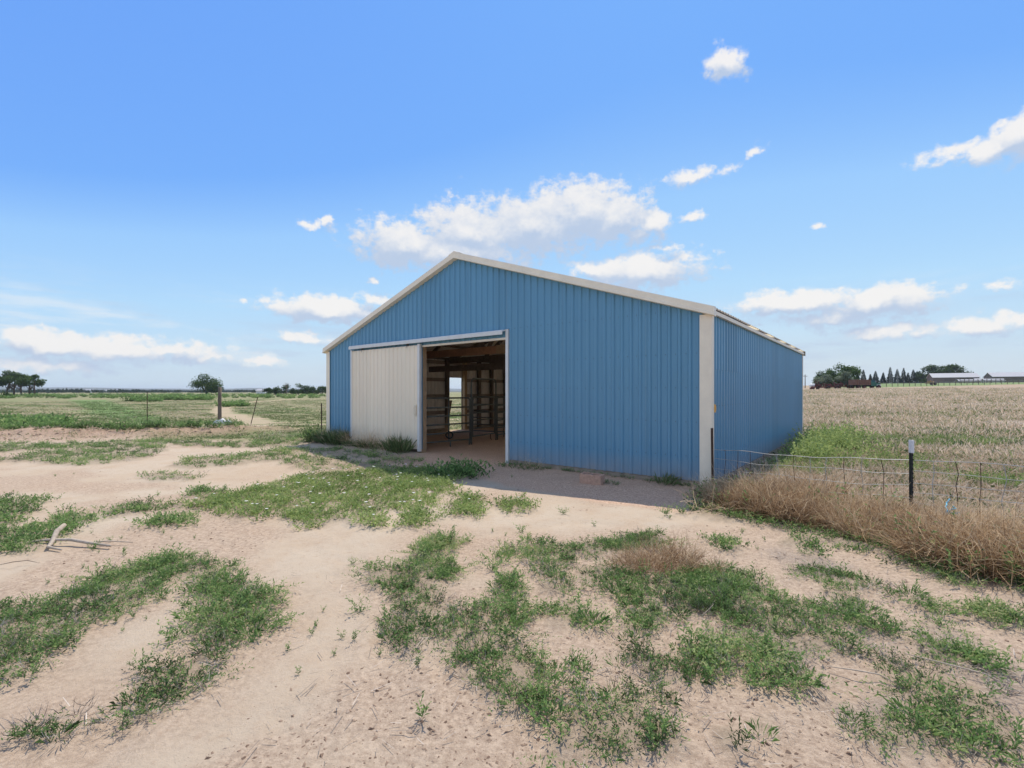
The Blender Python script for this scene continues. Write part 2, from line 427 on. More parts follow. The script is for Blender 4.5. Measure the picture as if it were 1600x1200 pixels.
PATCHES['door_front'] = [poly(p) for p in (
    [(276, 786), (330, 780), (385, 765), (440, 752), (490, 742), (560, 736), (640, 734), (700, 737), (712, 750), (705, 766), (672, 770), (645, 782), (625, 797),
     (600, 803), (588, 822), (560, 818), (520, 812), (480, 822), (430, 806), (400, 812), (355, 806), (330, 793), (285, 792)],
    [(626, 812), (645, 802), (672, 802), (670, 814), (650, 825), (630, 822)],
    [(648, 780), (676, 776), (674, 794), (655, 796)],
    [(690, 800), (700, 788), (738, 780), (760, 790), (752, 806), (730, 812), (700, 808)],
    [(700, 772), (725, 768), (752, 778), (745, 786), (715, 784)],
    [(765, 788), (780, 779), (806, 780), (828, 792), (818, 800), (790, 800)])]
s5 = (550, 700, 2.667)
PATCHES['fork'] = [poly(sub(p, *s5)) for p in (
    [(40, 555), (75, 490), (180, 485), (270, 468), (330, 475), (412, 515), (415, 548), (350, 568), (345, 600), (400, 620), (430, 650), (405, 685), (350, 695), (345, 715),
     (430, 700), (560, 655), (680, 655), (695, 700), (690, 770), (735, 850), (760, 900), (800, 975), (855, 985), (865, 1040), (800, 1095), (720, 1098), (540, 1048),
     (505, 980), (455, 920), (445, 830), (380, 800), (300, 800), (250, 850), (195, 855), (165, 745), (170, 700), (232, 655), (140, 620), (130, 582)],
    [(270, 460), (285, 415), (340, 420), (342, 455), (310, 470)],
    [(325, 400), (340, 362), (400, 372), (445, 395), (435, 412), (370, 418)])]
PATCHES['middle'] = [poly(sub(p, *s5)) for p in (
    [(690, 435), (730, 392), (820, 390), (845, 415), (920, 430), (1000, 385), (1130, 390), (1120, 425), (1060, 445), (960, 455), (900, 480), (830, 480), (760, 490), (710, 470)],
    [(1160, 390), (1190, 358), (1260, 362), (1290, 395), (1250, 430), (1180, 425)],
    [(770, 520), (880, 510), (905, 570), (860, 600), (800, 595)],
    [(960, 505), (1080, 500), (1180, 540), (1260, 570), (1330, 560), (1440, 530), (1600, 525), (1600, 700), (1500, 690), (1420, 700), (1300, 680), (1300, 760), (1230, 795), (1080, 775),
     (1090, 730), (1190, 700), (1170, 630), (1060, 620), (1000, 570)],
    [(820, 690), (920, 625), (990, 670), (1060, 735), (1050, 775), (950, 760), (860, 735)],
    [(560, 510), (590, 465), (622, 490), (610, 525)],
    [(600, 580), (640, 525), (700, 545), (690, 595), (640, 600)])]
PATCHES['bottom'] = [poly(sub(p, *s5)) for p in (
    [(850, 1250), (850, 1060), (905, 955), (980, 975), (1050, 1015), (1115, 985), (1200, 1020), (1270, 1080), (1400, 1110), (1420, 1250)],
    [(1120, 880), (1160, 835), (1280, 850), (1400, 860), (1450, 880), (1400, 950), (1270, 950)])]
s6 = (1100, 780, 3.2)
PATCHES['right'] = [poly(sub(p, *s6)) for p in (
    [(-60, 380), (60, 350), (200, 400), (330, 470), (440, 520), (540, 510), (640, 620), (700, 690), (770, 750), (830, 810), (700, 800), (560, 800), (400, 780), (330, 740), (200, 640), (60, 600), (-60, 560)],
    [(-40, 800), (60, 740), (200, 780), (330, 830), (440, 870), (560, 920), (605, 985), (540, 1010), (420, 960), (260, 950), (120, 900), (0, 920)],
    [(500, 370), (600, 365), (700, 390), (850, 440), (985, 480), (930, 500), (780, 460), (680, 430), (560, 400)],
    [(600, 475), (720, 490), (830, 545), (790, 580), (690, 575), (660, 530)],
    [(1010, 505), (1090, 500), (1190, 540), (1185, 565), (1080, 555)],
    [(1285, 545), (1400, 530), (1540, 580), (1700, 620), (1700, 690), (1500, 660), (1470, 620), (1330, 580)],
    [(1145, 400), (1210, 350), (1310, 385), (1320, 415), (1250, 440), (1170, 425)],
    [(700, 620), (800, 600), (950, 650), (900, 670), (750, 660)],
    [(1085, 640), (1110, 612), (1180, 650), (1160, 672)],
    [(1090, 750), (1180, 730), (1330, 780), (1350, 830), (1220, 810), (1120, 790)],
    [(875, 840), (920, 812), (1010, 840), (1020, 870), (900, 890)],
    [(880, 1060), (1000, 900), (1090, 885), (1290, 945), (1420, 960), (1480, 1100), (1600, 1260), (880, 1260), (780, 1200)],
    [(-40, 1130), (150, 1050), (350, 1060), (380, 1160), (100, 1250)])]
PATCHES['fence_strip'] = [poly(sub(p, *s6)) for p in (
    [(-40, 20), (60, 20), (170, 30), (350, 95), (560, 125), (900, 165), (1100, 195), (1310, 205), (1330, 245), (1250, 300), (1150, 285), (900, 275), (760, 262), (600, 232), (480, 245), (350, 235), (440, 175), (300, 142), (100, 112), (-20, 85)],
    [(500, 290), (540, 270), (620, 310), (560, 320)],
    [(960, 330), (1060, 310), (1160, 330), (1080, 355)],
    [(1480, 440), (1560, 425), (1700, 440), (1700, 475), (1520, 475)],
    [(50, 215), (90, 205), (165, 250), (160, 275), (110, 270)])]
PATCHES['left_band'] = [poly(p) for p in (
    [(-160, 690), (0, 694), (130, 691), (250, 686), (300, 690), (380, 690), (500, 674), (508, 690), (440, 700), (330, 699), (260, 694), (150, 700), (50, 704), (0, 708), (-160, 712)],
    [(-120, 712), (0, 716), (60, 706), (150, 697), (240, 695), (262, 700), (240, 712), (200, 722), (120, 728), (40, 722), (-100, 730)],
    [(268, 728), (300, 716), (400, 708), (480, 700), (500, 712), (560, 722), (620, 728), (640, 732), (560, 734), (480, 736), (430, 722), (360, 727), (300, 732)],
    [(210, 742), (270, 738), (320, 742), (300, 750), (230, 750)],
    [(480, 706), (520, 700), (600, 708), (660, 720), (640, 728), (560, 718)])]
LITTER = [poly(sub(p, *s6)) for p in (
    [(320, 240), (500, 300), (700, 340), (640, 400), (480, 370), (330, 290)],
    [(640, 640), (860, 660), (960, 720), (900, 800), (760, 800)],
    [(1000, 660), (1250, 680), (1400, 800), (1600, 850), (1700, 1000), (1500, 1000), (1320, 900), (1150, 760)],
    [(700, 1000), (950, 990), (1000, 1100), (760, 1150), (600, 1060)],
    [(0, 600), (300, 680), (500, 800), (420, 860), (200, 760), (0, 720)])]

def in_poly(P, x, y):
    """signed distance to a polygon, positive inside"""
    x = np.asarray(x, float); y = np.asarray(y, float)
    d2 = np.full(x.shape, 1e9); ins = np.zeros(x.shape, bool)
    n = len(P)
    for i in range(n):
        ax, ay = P[i]; bx, by = P[(i + 1) % n]
        ex, ey = bx - ax, by - ay
        t = np.clip(((x - ax) * ex + (y - ay) * ey) / (ex * ex + ey * ey + 1e-12), 0, 1)
        d2 = np.minimum(d2, (x - ax - t * ex) ** 2 + (y - ay - t * ey) ** 2)
        c = (ay > y) != (by > y)
        with np.errstate(divide='ignore', invalid='ignore'):
            c &= x < (bx - ax) * (y - ay) / (by - ay + 1e-15) + ax
        ins ^= c
    return np.where(ins, 1, -1) * np.sqrt(d2)

def patch_sd(polys, x, y):
    s = np.full(np.shape(x), -1e9)
    for P in polys:
        lo, hi = P.min(0) - 1.0, P.max(0) + 1.0
        k = (x > lo[0]) & (x < hi[0]) & (y > lo[1]) & (y < hi[1])
        if k.any():
            s[k] = np.maximum(s[k], in_poly(P, x[k], y[k]))
    return s

# barn frame: local x runs along the front (left to right), y into the barn
BW, BL, EAVE, SLOPE = 12.13, 11.15, 3.05, 0.333
BANG = math.atan2(-0.6236, 0.7815)
cB, sB = math.cos(BANG), math.sin(BANG)
BR = np.array([3.375, 8.0])                                # front right corner
BO = BR - BW * np.array([cB, sB])                          # front left corner
def to_barn(x, y):
    dx, dy = x - BO[0], y - BO[1]
    return dx * cB + dy * sB, -dx * sB + dy * cB
def from_barn(a, b):
    return BO[0] + a * cB - b * sB, BO[1] + a * sB + b * cB

FENCE = [(3.375, 7.86), (4.80, 5.62), (7.6, 4.05), (16.0, -0.6)]
FIELD_R = np.array(FENCE + [(200, -100), (4000, 300), (4000, 4000), (120, 4000), (24, 80), (12, 22), from_barn(BW + 0.0, BL), from_barn(BW + 0.02, 0)])
BERM = [(-40, 14.6), (-24, 15.6), (-18.0, 16.6), (-14.0, 17.2), (-11.0, 18.6), (-9.3, 20.5)]

RUTS = [(-1.0, 1.2), (-1.35, 2.6), (-1.5, 3.6), (-1.1, 4.7), (0.2, 5.4), (2.0, 5.0), (4.5, 3.4), (8, 0.5)]
RUTS2 = [(-12, 7.2), (-7, 6.3), (-3.5, 5.3), (-1.2, 4.6)]
def seg_dist(path, x, y):
    d = np.full(np.shape(x), 1e9)
    for (ax, ay), (bx, by) in zip(path[:-1], path[1:]):
        ex, ey = bx - ax, by - ay
        t = np.clip(((x - ax) * ex + (y - ay) * ey) / (ex * ex + ey * ey), 0, 1)
        d = np.minimum(d, np.hypot(x - ax - t * ex, y - ay - t * ey))
    return d

def ground_z(x, y):
    x = np.asarray(x, float); y = np.asarray(y, float)
    r = np.hypot(x, y)
    bx, by = to_barn(x, y)
    out = np.maximum(np.maximum(-bx, bx - BW), np.maximum(-by, by - BL))
    flat = sstep(0.1, 2.0, out)
    z = (0.10 * (fbm(x / 6 + 40, y / 6 + 40, 3) - 0.5) + 0.030 * (fbm(x / 0.9 + 9, y / 0.9 + 3, 3) - 0.5) * sstep(40, 15, r)) * (0.25 + 0.75 * flat)
    z = z + 0.010 * (fbm(x / 0.16, y / 0.16, 2) - 0.5) * sstep(14, 6, r)
    # the land climbs gently to the farm on the right
    s = sstep(0.22, 0.75, x / np.maximum(y, 1.0)) * (y > 0)
    z = z + s * 0.021 * np.clip(r - 24, 0, 280)
    # low cut bank on the left
    b = seg_dist(BERM, x, y)
    z = z + 0.34 * np.exp(-(b / 0.75) ** 2) * (0.25 + 0.9 * fbm(x / 1.3, y / 1.3, 3) + 0.5 * fbm(x / 0.3, y / 0.3, 2)) * sstep(-8.6, -11.5, x)
    # old hoof marks
    z = z - 0.012 * sstep(0.70, 0.86, vnoise(x / 0.15 + 7, y / 0.15)) * sstep(12, 7, r) * sstep(0.42, 0.56, fbm(x / 2.1 + 2, y / 2.1 + 6, 3))
    # shallow wheel ruts across the yard
    for off in (-0.75, 0.75):
        rd = seg_dist([(p + off * 0.72, q + off * 0.7) for p, q in RUTS], x, y) + 0.08 * (fbm(x / 0.8, y / 0.8, 2) - 0.5)
        z = z - 0.016 * np.exp(-(rd / 0.11) ** 2) + 0.008 * np.exp(-((rd - 0.2) / 0.07) ** 2)
    far = sstep(90, 400, r)
    z = z + far * 1.2 * (fbm(x / 160, y / 160, 2) - 0.5) * 1.2 * sstep(0.3, 0.0, x / np.maximum(y, 1.0))
    return z

def veg_mask(x, y):
    """how green the ground cover is in the yard, 0..1"""
    m = np.zeros(np.shape(x))
    n = (fbm(x / 0.30 + 3, y / 0.30 + 8, 3) - 0.5)
    for k, P in PATCHES.items():
        sd = patch_sd(P, x, y)
        sc_ = 0.16 if k not in ('left_band', 'door_front') else 0.3
        m = np.maximum(m, sstep(-0.06, 0.12, sd + n * sc_ * 2))
    return m

# ------------------------------------------------------------------ ground
def angle_list():
    a = list(np.arange(-54, 54.01, 0.26)) + list(np.arange(57, 303.1, 3.0))
    return np.radians(np.array(a))
th = angle_list()
rr = np.concatenate([[0.0, 0.01, 0.35], np.geomspace(0.7, 60, 270), np.geomspace(60.5, 9000, 80)])
TH, RR = np.meshgrid(th, rr[1:], indexing='ij')
gx, gy = (RR * np.sin(TH)).ravel(), (RR * np.cos(TH)).ravel()
gv = veg_mask(gx, gy)
gz = ground_z(gx, gy) + 0.035 * gv * sstep(30, 8, np.hypot(gx, gy))
na, nr = len(th), len(rr) - 1
idx = np.arange(na * nr).reshape(na, nr)
ii = np.roll(idx, -1, axis=0)
quads = np.stack([idx[:, :-1], idx[:, 1:], ii[:, 1:], ii[:, :-1]], -1).reshape(-1, 4)
V = np.stack([gx, gy, gz], 1)
bxx, byy = to_barn(gx, gy)
inb = np.minimum(np.minimum(bxx, BW - bxx), np.minimum(byy + 1.95 + 0.5 * (fbm(gx / .5, gy / .5, 2) - .5), BL - byy))
gravel = sstep(-0.25, 0.15, inb) * sstep(4.3, 5.6, bxx + 0.8 * (fbm(gx / 0.6, gy / 0.6, 2) - 0.5))
gravel = np.maximum(gravel, sstep(-0.02, 0.1, np.minimum(np.minimum(bxx, BW - bxx), np.minimum(byy, BL - byy))))
rad = np.hypot(gx, gy)
fr = in_poly(FIELD_R, gx, gy)
nz = fbm(gx / 1.1, gy / 1.1, 4) - 0.5
field_r = sstep(-0.3, 0.35, fr + nz * 1.0)
# left of the barn the yard gives way to pasture
edge = gy + 0.25 * gx - 13.2
field_l = sstep(-0.6, 1.6, edge + nz * 4.0) * (gx < 6) * (1 - sstep(-2, 1.0, bxx) * (byy < 0)) * (np.abs(TH.ravel()) < 2.0)
field_l = field_l * (1 - gravel)
behind = ((gy < 0) & (field_r < 0.5)).astype(float) * sstep(15, 30, rad)
berm = np.exp(-(seg_dist(BERM, gx, gy + 0.25) / 0.8) ** 2) * sstep(-8.6, -11.5, gx)
lit = sstep(-0.15, 0.25, patch_sd(LITTER, gx, gy) + 0.5 * (fbm(gx / 0.25, gy / 0.25, 3) - 0.5))
# pale track that leads along the pasture
track = sstep(0.5, 0.25, seg_dist([(-12.6, 22.4), (-9.0, 23.4), (-6.0, 25.5), (-2.0, 30), (4, 38)], gx, gy) + nz * 0.5)
scuff = np.clip(sstep(0.47, 0.60, fbm(gx / 1.9 + 12, gy / 1.2 + 30, 4) + 0.09 * sstep(0.3, 2.0, gx)) + 0.9 * sstep(-0.55, 0.0, patch_sd([P for k in ('hook', 'fork', 'middle', 'bottom', 'right') for P in PATCHES[k]], gx, gy) + nz * 0.5), 0, 1)
meadow = sstep(-0.6, 0.6, in_poly(np.array([at(108, 625), at(165, 625), at(250, 652), at(232, 664), at(150, 652)]), gx, gy) + nz * 2)
meadow = np.maximum(meadow, sstep(-4, 4, in_poly(np.array([(85, 118), (150, 140), (300, 180), (330, 260), (190, 262), (120, 190)]), gx, gy) + nz * 6))
track = np.maximum(track, sstep(1.1, 0.5, seg_dist([(-13, 24.5), (-23, 37), (-38, 62), (-50, 110)], gx, gy) + nz * 1.2) * 0.8)
ground_attrs = {'veg': (gv), 'gravel': (gravel), 'dryfield': (np.maximum(field_r, 0)), 'pasture': (np.maximum(field_l, behind) * (1 - field_r)),
                'bank': (berm), 'litter': (lit), 'track': (track), 'meadow': (meadow), 'scuff': (scuff)}

def ground_material():
    m = bpy.data.materials.new('ground_soil'); m.use_nodes = True
    nt = m.node_tree; L = nt.links; b = nt.nodes['Principled BSDF']
    b.inputs['Roughness'].default_value = 0.95; b.inputs['Specular IOR Level'].default_value = 0.12
    g = nt.nodes.new('ShaderNodeNewGeometry')
    def nz(scale, det=6, rough=0.65, vec=None):
        n = nt.nodes.new('ShaderNodeTexNoise'); n.inputs['Scale'].default_value = scale; n.inputs['Detail'].default_value = det
        n.inputs['Roughness'].default_value = rough; L.new(vec or g.outputs['Position'], n.inputs['Vector'])
        return n.outputs['Fac']
    def ramp(v, lo, hi):
        r = nt.nodes.new('ShaderNodeMapRange'); r.interpolation_type = 'SMOOTHSTEP'
        r.inputs['From Min'].default_value = lo; r.inputs['From Max'].default_value = hi; L.new(v, r.inputs['Value']); return r.outputs[0]
    def mix(f, a, c):
        x = nt.nodes.new('ShaderNodeMix'); x.data_type = 'RGBA'
        if isinstance(f, float): x.inputs['Factor'].default_value = f
        else: L.new(f, x.inputs['Factor'])
        for s, v in (('A', a), ('B', c)):
            if isinstance(v, tuple): x.inputs[s].default_value = (*v, 1)
            else: L.new(v, x.inputs[s])
        return x.outputs['Result']
    def mul(a, c):
        x = nt.nodes.new('ShaderNodeMath'); x.operation = 'MULTIPLY'
        for i, v in enumerate((a, c)):
            if isinstance(v, float): x.inputs[i].default_value = v
            else: L.new(v, x.inputs[i])
        return x.outputs[0]
    def attr(n):
        a = nt.nodes.new('ShaderNodeAttribute'); a.attribute_name = n; return a.outputs['Fac']
    big, mid, fine, grit = nz(0.35, 4), nz(2.2, 7), nz(14, 8, 0.7), nz(70, 5, 0.75)
    sand = mix(ramp(big, 0.35, 0.65), (0.485, 0.41, 0.325), (0.455, 0.36, 0.27))
    sand = mix(mul(ramp(mid, 0.45, 0.75), 0.6), sand, (0.425, 0.32, 0.23))
    sand = mix(mul(ramp(fine, 0.52, 0.72), 0.45), sand, (0.33, 0.225, 0.16))
    sand = mix(mul(ramp(grit, 0.60, 0.74), 0.55), sand, (0.22, 0.155, 0.115))
    sand = mix(mul(ramp(nz(55, 3), 0.64, 0.74), 0.4), sand, (0.62, 0.51, 0.41))
    # scuffed, crumbly soil with old plant crumbs where nobody drives
    rough_ = mix(ramp(nz(26, 7, 0.8), 0.36, 0.64), (0.27, 0.19, 0.14), (0.52, 0.405, 0.31))
    sand = mix(mul(attr('scuff'), 0.7), sand, rough_)
    # brown gravel by the front wall and on the barn floor
    grav = mix(ramp(nz(38, 6, 0.8), 0.38, 0.66), (0.38, 0.245, 0.17), (0.74, 0.53, 0.39))
    grav = mix(mul(ramp(mid, 0.4, 0.7), 0.4), grav, (0.42, 0.29, 0.215))
    c = mix(attr('gravel'), sand, grav)
    green = mix(ramp(nz(9, 6, 0.75), 0.4, 0.65), (0.15, 0.135, 0.085), (0.30, 0.235, 0.17))
    c = mix(mul(attr('veg'), 0.5), c, green)
    litc = mix(ramp(nz(60, 5, 0.8), 0.4, 0.62), (0.20, 0.16, 0.135), (0.40, 0.34, 0.29))
    c = mix(mul(attr('litter'), 0.75), c, litc)
    # dry field: stretched streaks of straw, bare soil and green
    mp = nt.nodes.new('ShaderNodeMapping'); mp.inputs['Scale'].default_value = (0.35, 1.0, 1.0); L.new(g.outputs['Position'], mp.inputs[0])
    f1, f2, f3 = nz(0.22, 7, 0.7, mp.outputs[0]), nz(0.06, 5, 0.6, mp.outputs[0]), nz(3.0, 8, 0.75, mp.outputs[0])
    dry = mix(ramp(f3, 0.35, 0.68), (0.30, 0.225, 0.165), (0.44, 0.35, 0.265))
    dry = mix(mul(ramp(f1, 0.50, 0.66), 0.55), dry, (0.235, 0.235, 0.125))
    dry = mix(mul(ramp(f2, 0.52, 0.66), 0.5), dry, (0.37, 0.255, 0.19))
    c = mix(attr('dryfield'), c, dry)
    pas = mix(ramp(f3, 0.38, 0.66), (0.20, 0.205, 0.10), (0.34, 0.285, 0.19))
    pas = mix(mul(ramp(f1, 0.47, 0.60), 0.85), pas, (0.125, 0.185, 0.065))
    pas = mix(mul(ramp(nz(0.10, 6, 0.65, mp.outputs[0]), 0.55, 0.66), 0.8), pas, (0.42, 0.31, 0.22))
    c = mix(attr('pasture'), c, pas)
    c = mix(mul(attr('meadow'), 0.8), c, mix(ramp(f3, 0.35, 0.65), (0.10, 0.19, 0.055), (0.16, 0.25, 0.09)))
    bank = mix(ramp(fine, 0.35, 0.65), (0.30, 0.195, 0.145), (0.42, 0.30, 0.22))
    c = mix(mul(attr('bank'), 0.85), c, bank)
    c = mix(mul(attr('track'), 0.85), c, (0.46, 0.36, 0.265))
    L.new(c, b.inputs['Base Color'])
    ad = nt.nodes.new('ShaderNodeMath'); ad.operation = 'ADD'; L.new(mul(fine, 0.6), ad.inputs[0]); L.new(mul(grit, 0.45), ad.inputs[1])
    bp = nt.nodes.new('ShaderNodeBump'); bp.inputs['Strength'].default_value = 0.75; bp.inputs['Distance'].default_value = 0.03
    L.new(ad.outputs[0], bp.inputs['Height']); L.new(bp.outputs[0], b.inputs['Normal'])
    return m
me = big_mesh('ground', V, quads, ground_material(), ground_attrs, smooth=True)
ground = tag(link('ground', me), kind='structure')

# ------------------------------------------------------------------ barn
barn = tag(empty('barn', (BO[0], BO[1], 0), BANG), 'blue ribbed-steel barn with cream trim and open sliding door', 'barn')
RIDGE_X = BW / 2
DX0, DX1, DTOP = 4.74, 7.66, 2.90          # the big doorway
PITCH, RIBH = 0.183, 0.030
SHEET = 0.915

def ribs(lo, hi):
    """break points (s, height) of the ribbed profile between lo and hi"""
    pts = [(lo, None), (hi, None)]
    k0 = int(math.floor(lo / PITCH)) - 1
    for k in range(k0, int(hi / PITCH) + 2):
        c = (k + 0.5) * PITCH
        for o_, h in ((-0.040, 0), (-0.018, 1), (0.018, 1), (0.040, 0)):
            if lo < c + o_ < hi: pts.append((c + o_, h * RIBH))
    pts.sort()
    out = []
    for s, h in pts:
        if h is None:
            ph = abs((s / PITCH) % 1.0 - 0.5) * PITCH
            h = RIBH * min(1, max(0, (0.040 - ph) / 0.022))
        out.append((s, h))
    return out

def sheet(name, parent, lo, hi, f_bot, f_top, place, mats, off=0.0, extra=()):
    """one ribbed sheet with an outer and an inner skin; place(s, h, z) -> local point"""
    cols = ribs(lo, hi)
    for e in extra:
        if lo + 1e-3 < e < hi - 1e-3:
            ph = abs((e / PITCH) % 1.0 - 0.5) * PITCH
            cols.append((e, RIBH * min(1, max(0, (0.040 - ph) / 0.022))))
    cols.sort()
    mb = MB(); n = len(cols)
    for skin, dh in ((0, 0.0), (1, -0.004)):
        vs = []
        for s, h in cols:
            vs += [place(s, h + off + dh, f_bot(s)), place(s, h + off + dh, f_top(s))]
        fs = [(2 * i, 2 * i + 2, 2 * i + 3, 2 * i + 1) for i in range(n - 1)]
        if skin: fs = [q[::-1] for q in fs]
        mb.add(vs, fs, skin)
    return mb.build(name, mats, parent)

def gable(x):
    return EAVE + SLOPE * min(x, BW - x)

# --- walls: the timber rails carry the sheets
def wall_frame(name, fn):
    mb = MB(); fn(mb); return mb.build(name, MT['girt_wood'], barn)

def front_rails(mb):
    for z in (0.45, 1.05, 1.65, 2.25):
        mb.box(0.15, DX0 - 0.16, 0.012, 0.05, z, z + 0.14); mb.box(DX1 + 0.16, BW - 0.15, 0.012, 0.05, z, z + 0.14)
    mb.box(0.2, BW - 0.2, 0.012, 0.05, 3.02, 3.16)
    mb.box(2.2, BW - 2.2, 0.012, 0.05, 3.66, 3.80)
front_wall = wall_frame('front_wall', front_rails)
cuts = sorted(set([round(i * SHEET, 3) for i in range(1, 14) if min(abs(i * SHEET - DX0), abs(i * SHEET - DX1)) > 0.12] + [0.0, BW, DX0, DX1]))
cuts = [c for c in cuts if c <= BW]
if BW - cuts[-2] < 0.15: cuts.pop(-2)
for i, (a, b) in enumerate(zip(cuts[:-1], cuts[1:])):
    over = DX0 - 0.01 < (a + b) / 2 < DX1 + 0.01
    sheet('wall_panel', front_wall, a, b + (0.0 if b in (DX0, DX1, BW) else 0.012), (lambda s: DTOP) if over else (lambda s: 0.10), gable,
          lambda s, h, z: (s, -h, z), [MT['blue'], MT['liner']], off=0.004 * (i % 2), extra=(RIDGE_X,))

def rails_side(x0, x1, gaps):
    def fn(mb):
        for z in (0.72, 1.40, 2.08, 2.80):
            y = 0.16
            for (g0, g1, gt) in gaps + [(BL - 0.16, BL, 0)]:
                if z < gt or g0 > BL - 0.2:
                    mb.box(x0, x1, y, g0, z, z + 0.14); y = g1
            
    return fn
right_wall = wall_frame('side_wall', rails_side(BW - 0.05, BW - 0.012, []))
right_wall['label'] = 'long ribbed blue wall on the right, lit only by the sky'
ny = [round(i * SHEET, 3) for i in range(0, 13)]; ny = [v for v in ny if v < BL - 0.2] + [BL]
SEAM = 2.03
for i, (a, b) in enumerate(zip(ny[:-1], ny[1:])):
    hi = b + (0.012 if b < BL else 0)
    sheet('wall_panel', right_wall, a, hi, lambda s: 0.10, lambda s: SEAM + 0.02, lambda s, h, z: (BW + h, s, z), [MT['blue'], MT['liner']], off=0.0018 * (i % 2))
    sheet('wall_panel', right_wall, a, hi, lambda s: SEAM, lambda s: EAVE, lambda s, h, z: (BW + h, s, z), [MT['blue'], MT['liner']], off=0.0045 + 0.0018 * (i % 2))
LG = [(5.37, 6.24, 2.25), (9.2, 10.05, 2.25)]   # walk doors in the left wall
left_wall = wall_frame('side_wall', rails_side(0.012, 0.05, LG))
left_wall['label'] = 'far side wall seen from inside through the doorway, two walk-through openings'
cy = sorted(set(ny + [v for g in LG for v in g[:2]]))
cy = [v for i, v in enumerate(cy) if i == 0 or v - cy[i - 1] > 0.08 or any(abs(v - q) < 1e-6 for g in LG for q in g[:2])]
for i, (a, b) in enumerate(zip(cy[:-1], cy[1:])):
    op = [g for g in LG if g[0] - 1e-3 <= (a + b) / 2 <= g[1] + 1e-3]
    zb = op[0][2] if op else 0.10
    sheet('wall_panel', left_wall, a, b, lambda s, zb=zb: zb, lambda s: EAVE, lambda s, h, z: (-h, s, z), [MT['blue'], MT['liner']], off=0.0018 * (i % 2))
def rear_rails(mb):
    for z in (0.72, 1.40, 2.08, 2.80): mb.box(0.15, BW - 0.15, BL - 0.05, BL - 0.012, z, z + 0.14)
rear_wall = wall_frame('rear_wall', rear_rails)
cx = [c for c in [round(i * SHEET, 3) for i in range(0, 14)] if c < BW - 0.2] + [BW]
for i, (a, b) in enumerate(zip(cx[:-1], cx[1:])):
    sheet('wall_panel', rear_wall, a, b, lambda s: 0.10, gable, lambda s, h, z: (s, BL + h, z), [MT['blue'], MT['liner']], off=0.0018 * (i % 2), extra=(RIDGE_X,))

# --- base boards and rows of screws
sb = MB()
sb.box(0.02, DX0 - 0.2, 0.004, 0.045, -0.06, 0.13); sb.box(DX1 + 0.05, BW - 0.02, 0.004, 0.045, -0.06, 0.13)
sb.box(BW - 0.045, BW - 0.004, 0.05, BL - 0.05, -0.06, 0.13); sb.box(0.05, BW - 0.05, BL - 0.045, BL - 0.004, -0.06, 0.13)
for (a, b) in ((0.05, LG[0][0]), (LG[0][1], LG[1][0]), (LG[1][1], BL - 0.05)): sb.box(0.004, 0.045, a, b, -0.06, 0.13)
sb.box(BW + 0.003, BW + 0.03, 0.2, BL, -0.05, 0.085)
sb.box(DX1 + 0.1, BW - 0.2, -0.02, -0.003, -0.05, 0.08)
sb.build('base_board', mat('pale_base_board', (0.40, 0.33, 0.26), 0.9, var=0.4, vscale=6), barn)
scw = MB()
for z in (1.40, SEAM + 0.01):
    for k in range(int(BL / PITCH)):
        y = (k + 0.0) * PITCH + 0.02
        if y > 0.1: scw.box(BW + 0.004, BW + 0.014, y - 0.006, y + 0.006, z - 0.006, z + 0.006)
for z in (0.52, 1.12, 1.72, 2.32, 3.09):
    for k in range(int(BW / PITCH)):
        x = k * PITCH + 0.02
        if 0.2 < x < BW - 0.2 and z < gable(x) - 0.2 and not (DX0 - 3.3 < x < DX1 and z < 3.1):
            scw.box(x - 0.005, x + 0.005, -0.012, -0.003, z - 0.005, z + 0.005)
tag(scw.build('screw_rows', MT['dark_metal'], barn), kind='stuff')

# --- roof: two slopes of ribbed sheets, ridge cap, trims
ROH, EOH = 0.12, 0.10       # overhang at the gables, at the eaves
def roof_slope(side):
    f = MB()                # purlins under the sheets
    for k in range(6):
        t = 0.15 + k * (RIDGE_X - 0.3) / 5
        x = t if side < 0 else BW - t
        z = EAVE + SLOPE * t - 0.075
        f.box(x - 0.02, x + 0.02, 0.03, BL - 0.03, z - 0.045, z + 0.045)
    sl = f.build('roof_slope', MT['post_wood'], barn)
    ys = [-ROH] + [round(-ROH + SHEET * i, 3) for i in range(1, 13) if -ROH + SHEET * i < BL + ROH - 0.3] + [BL + ROH]
    for i, (a, b) in enumerate(zip(ys[:-1], ys[1:])):
        def place(s, h, t):
            x = t if side < 0 else BW - t
            return (x, s, EAVE + SLOPE * t + 0.03 + h)
        added_skyl = side > 0 and i in (3, 5, 7, 9, 11)  # translucent panels added to brighten the interior; only a hint of one shows
        o = sheet('added_skylight_panel' if added_skyl else 'roof_panel', sl, a, b + (0.012 if b < BL else 0), lambda s: -EOH, lambda s: RIDGE_X - 0.02, place, [MT['fibre'], MT['fibre']] if added_skyl else [MT['roof'], MT['liner']], off=0.0018 * (i % 2))
    return sl
roof_slope(-1); roof_slope(1)
rc = MB()
for y0, y1 in ((-ROH - 0.02, 3.6), (3.6, 7.5), (7.5, BL + ROH + 0.02)):
    zt = EAVE + SLOPE * RIDGE_X + 0.075
    y0 += 0.003
    rc.add([(RIDGE_X - 0.2, y0, zt - 0.062), (RIDGE_X, y0, zt + 0.012), (RIDGE_X + 0.2, y0, zt - 0.062), (RIDGE_X - 0.2, y1, zt - 0.062), (RIDGE_X, y1, zt + 0.012), (RIDGE_X + 0.2, y1, zt - 0.062),
            (RIDGE_X, y0, zt - 0.05), (RIDGE_X, y1, zt - 0.05)],
           [(0, 1, 4, 3), (1, 2, 5, 4), (0, 6, 1), (1, 6, 2), (3, 4, 7), (4, 5, 7)])
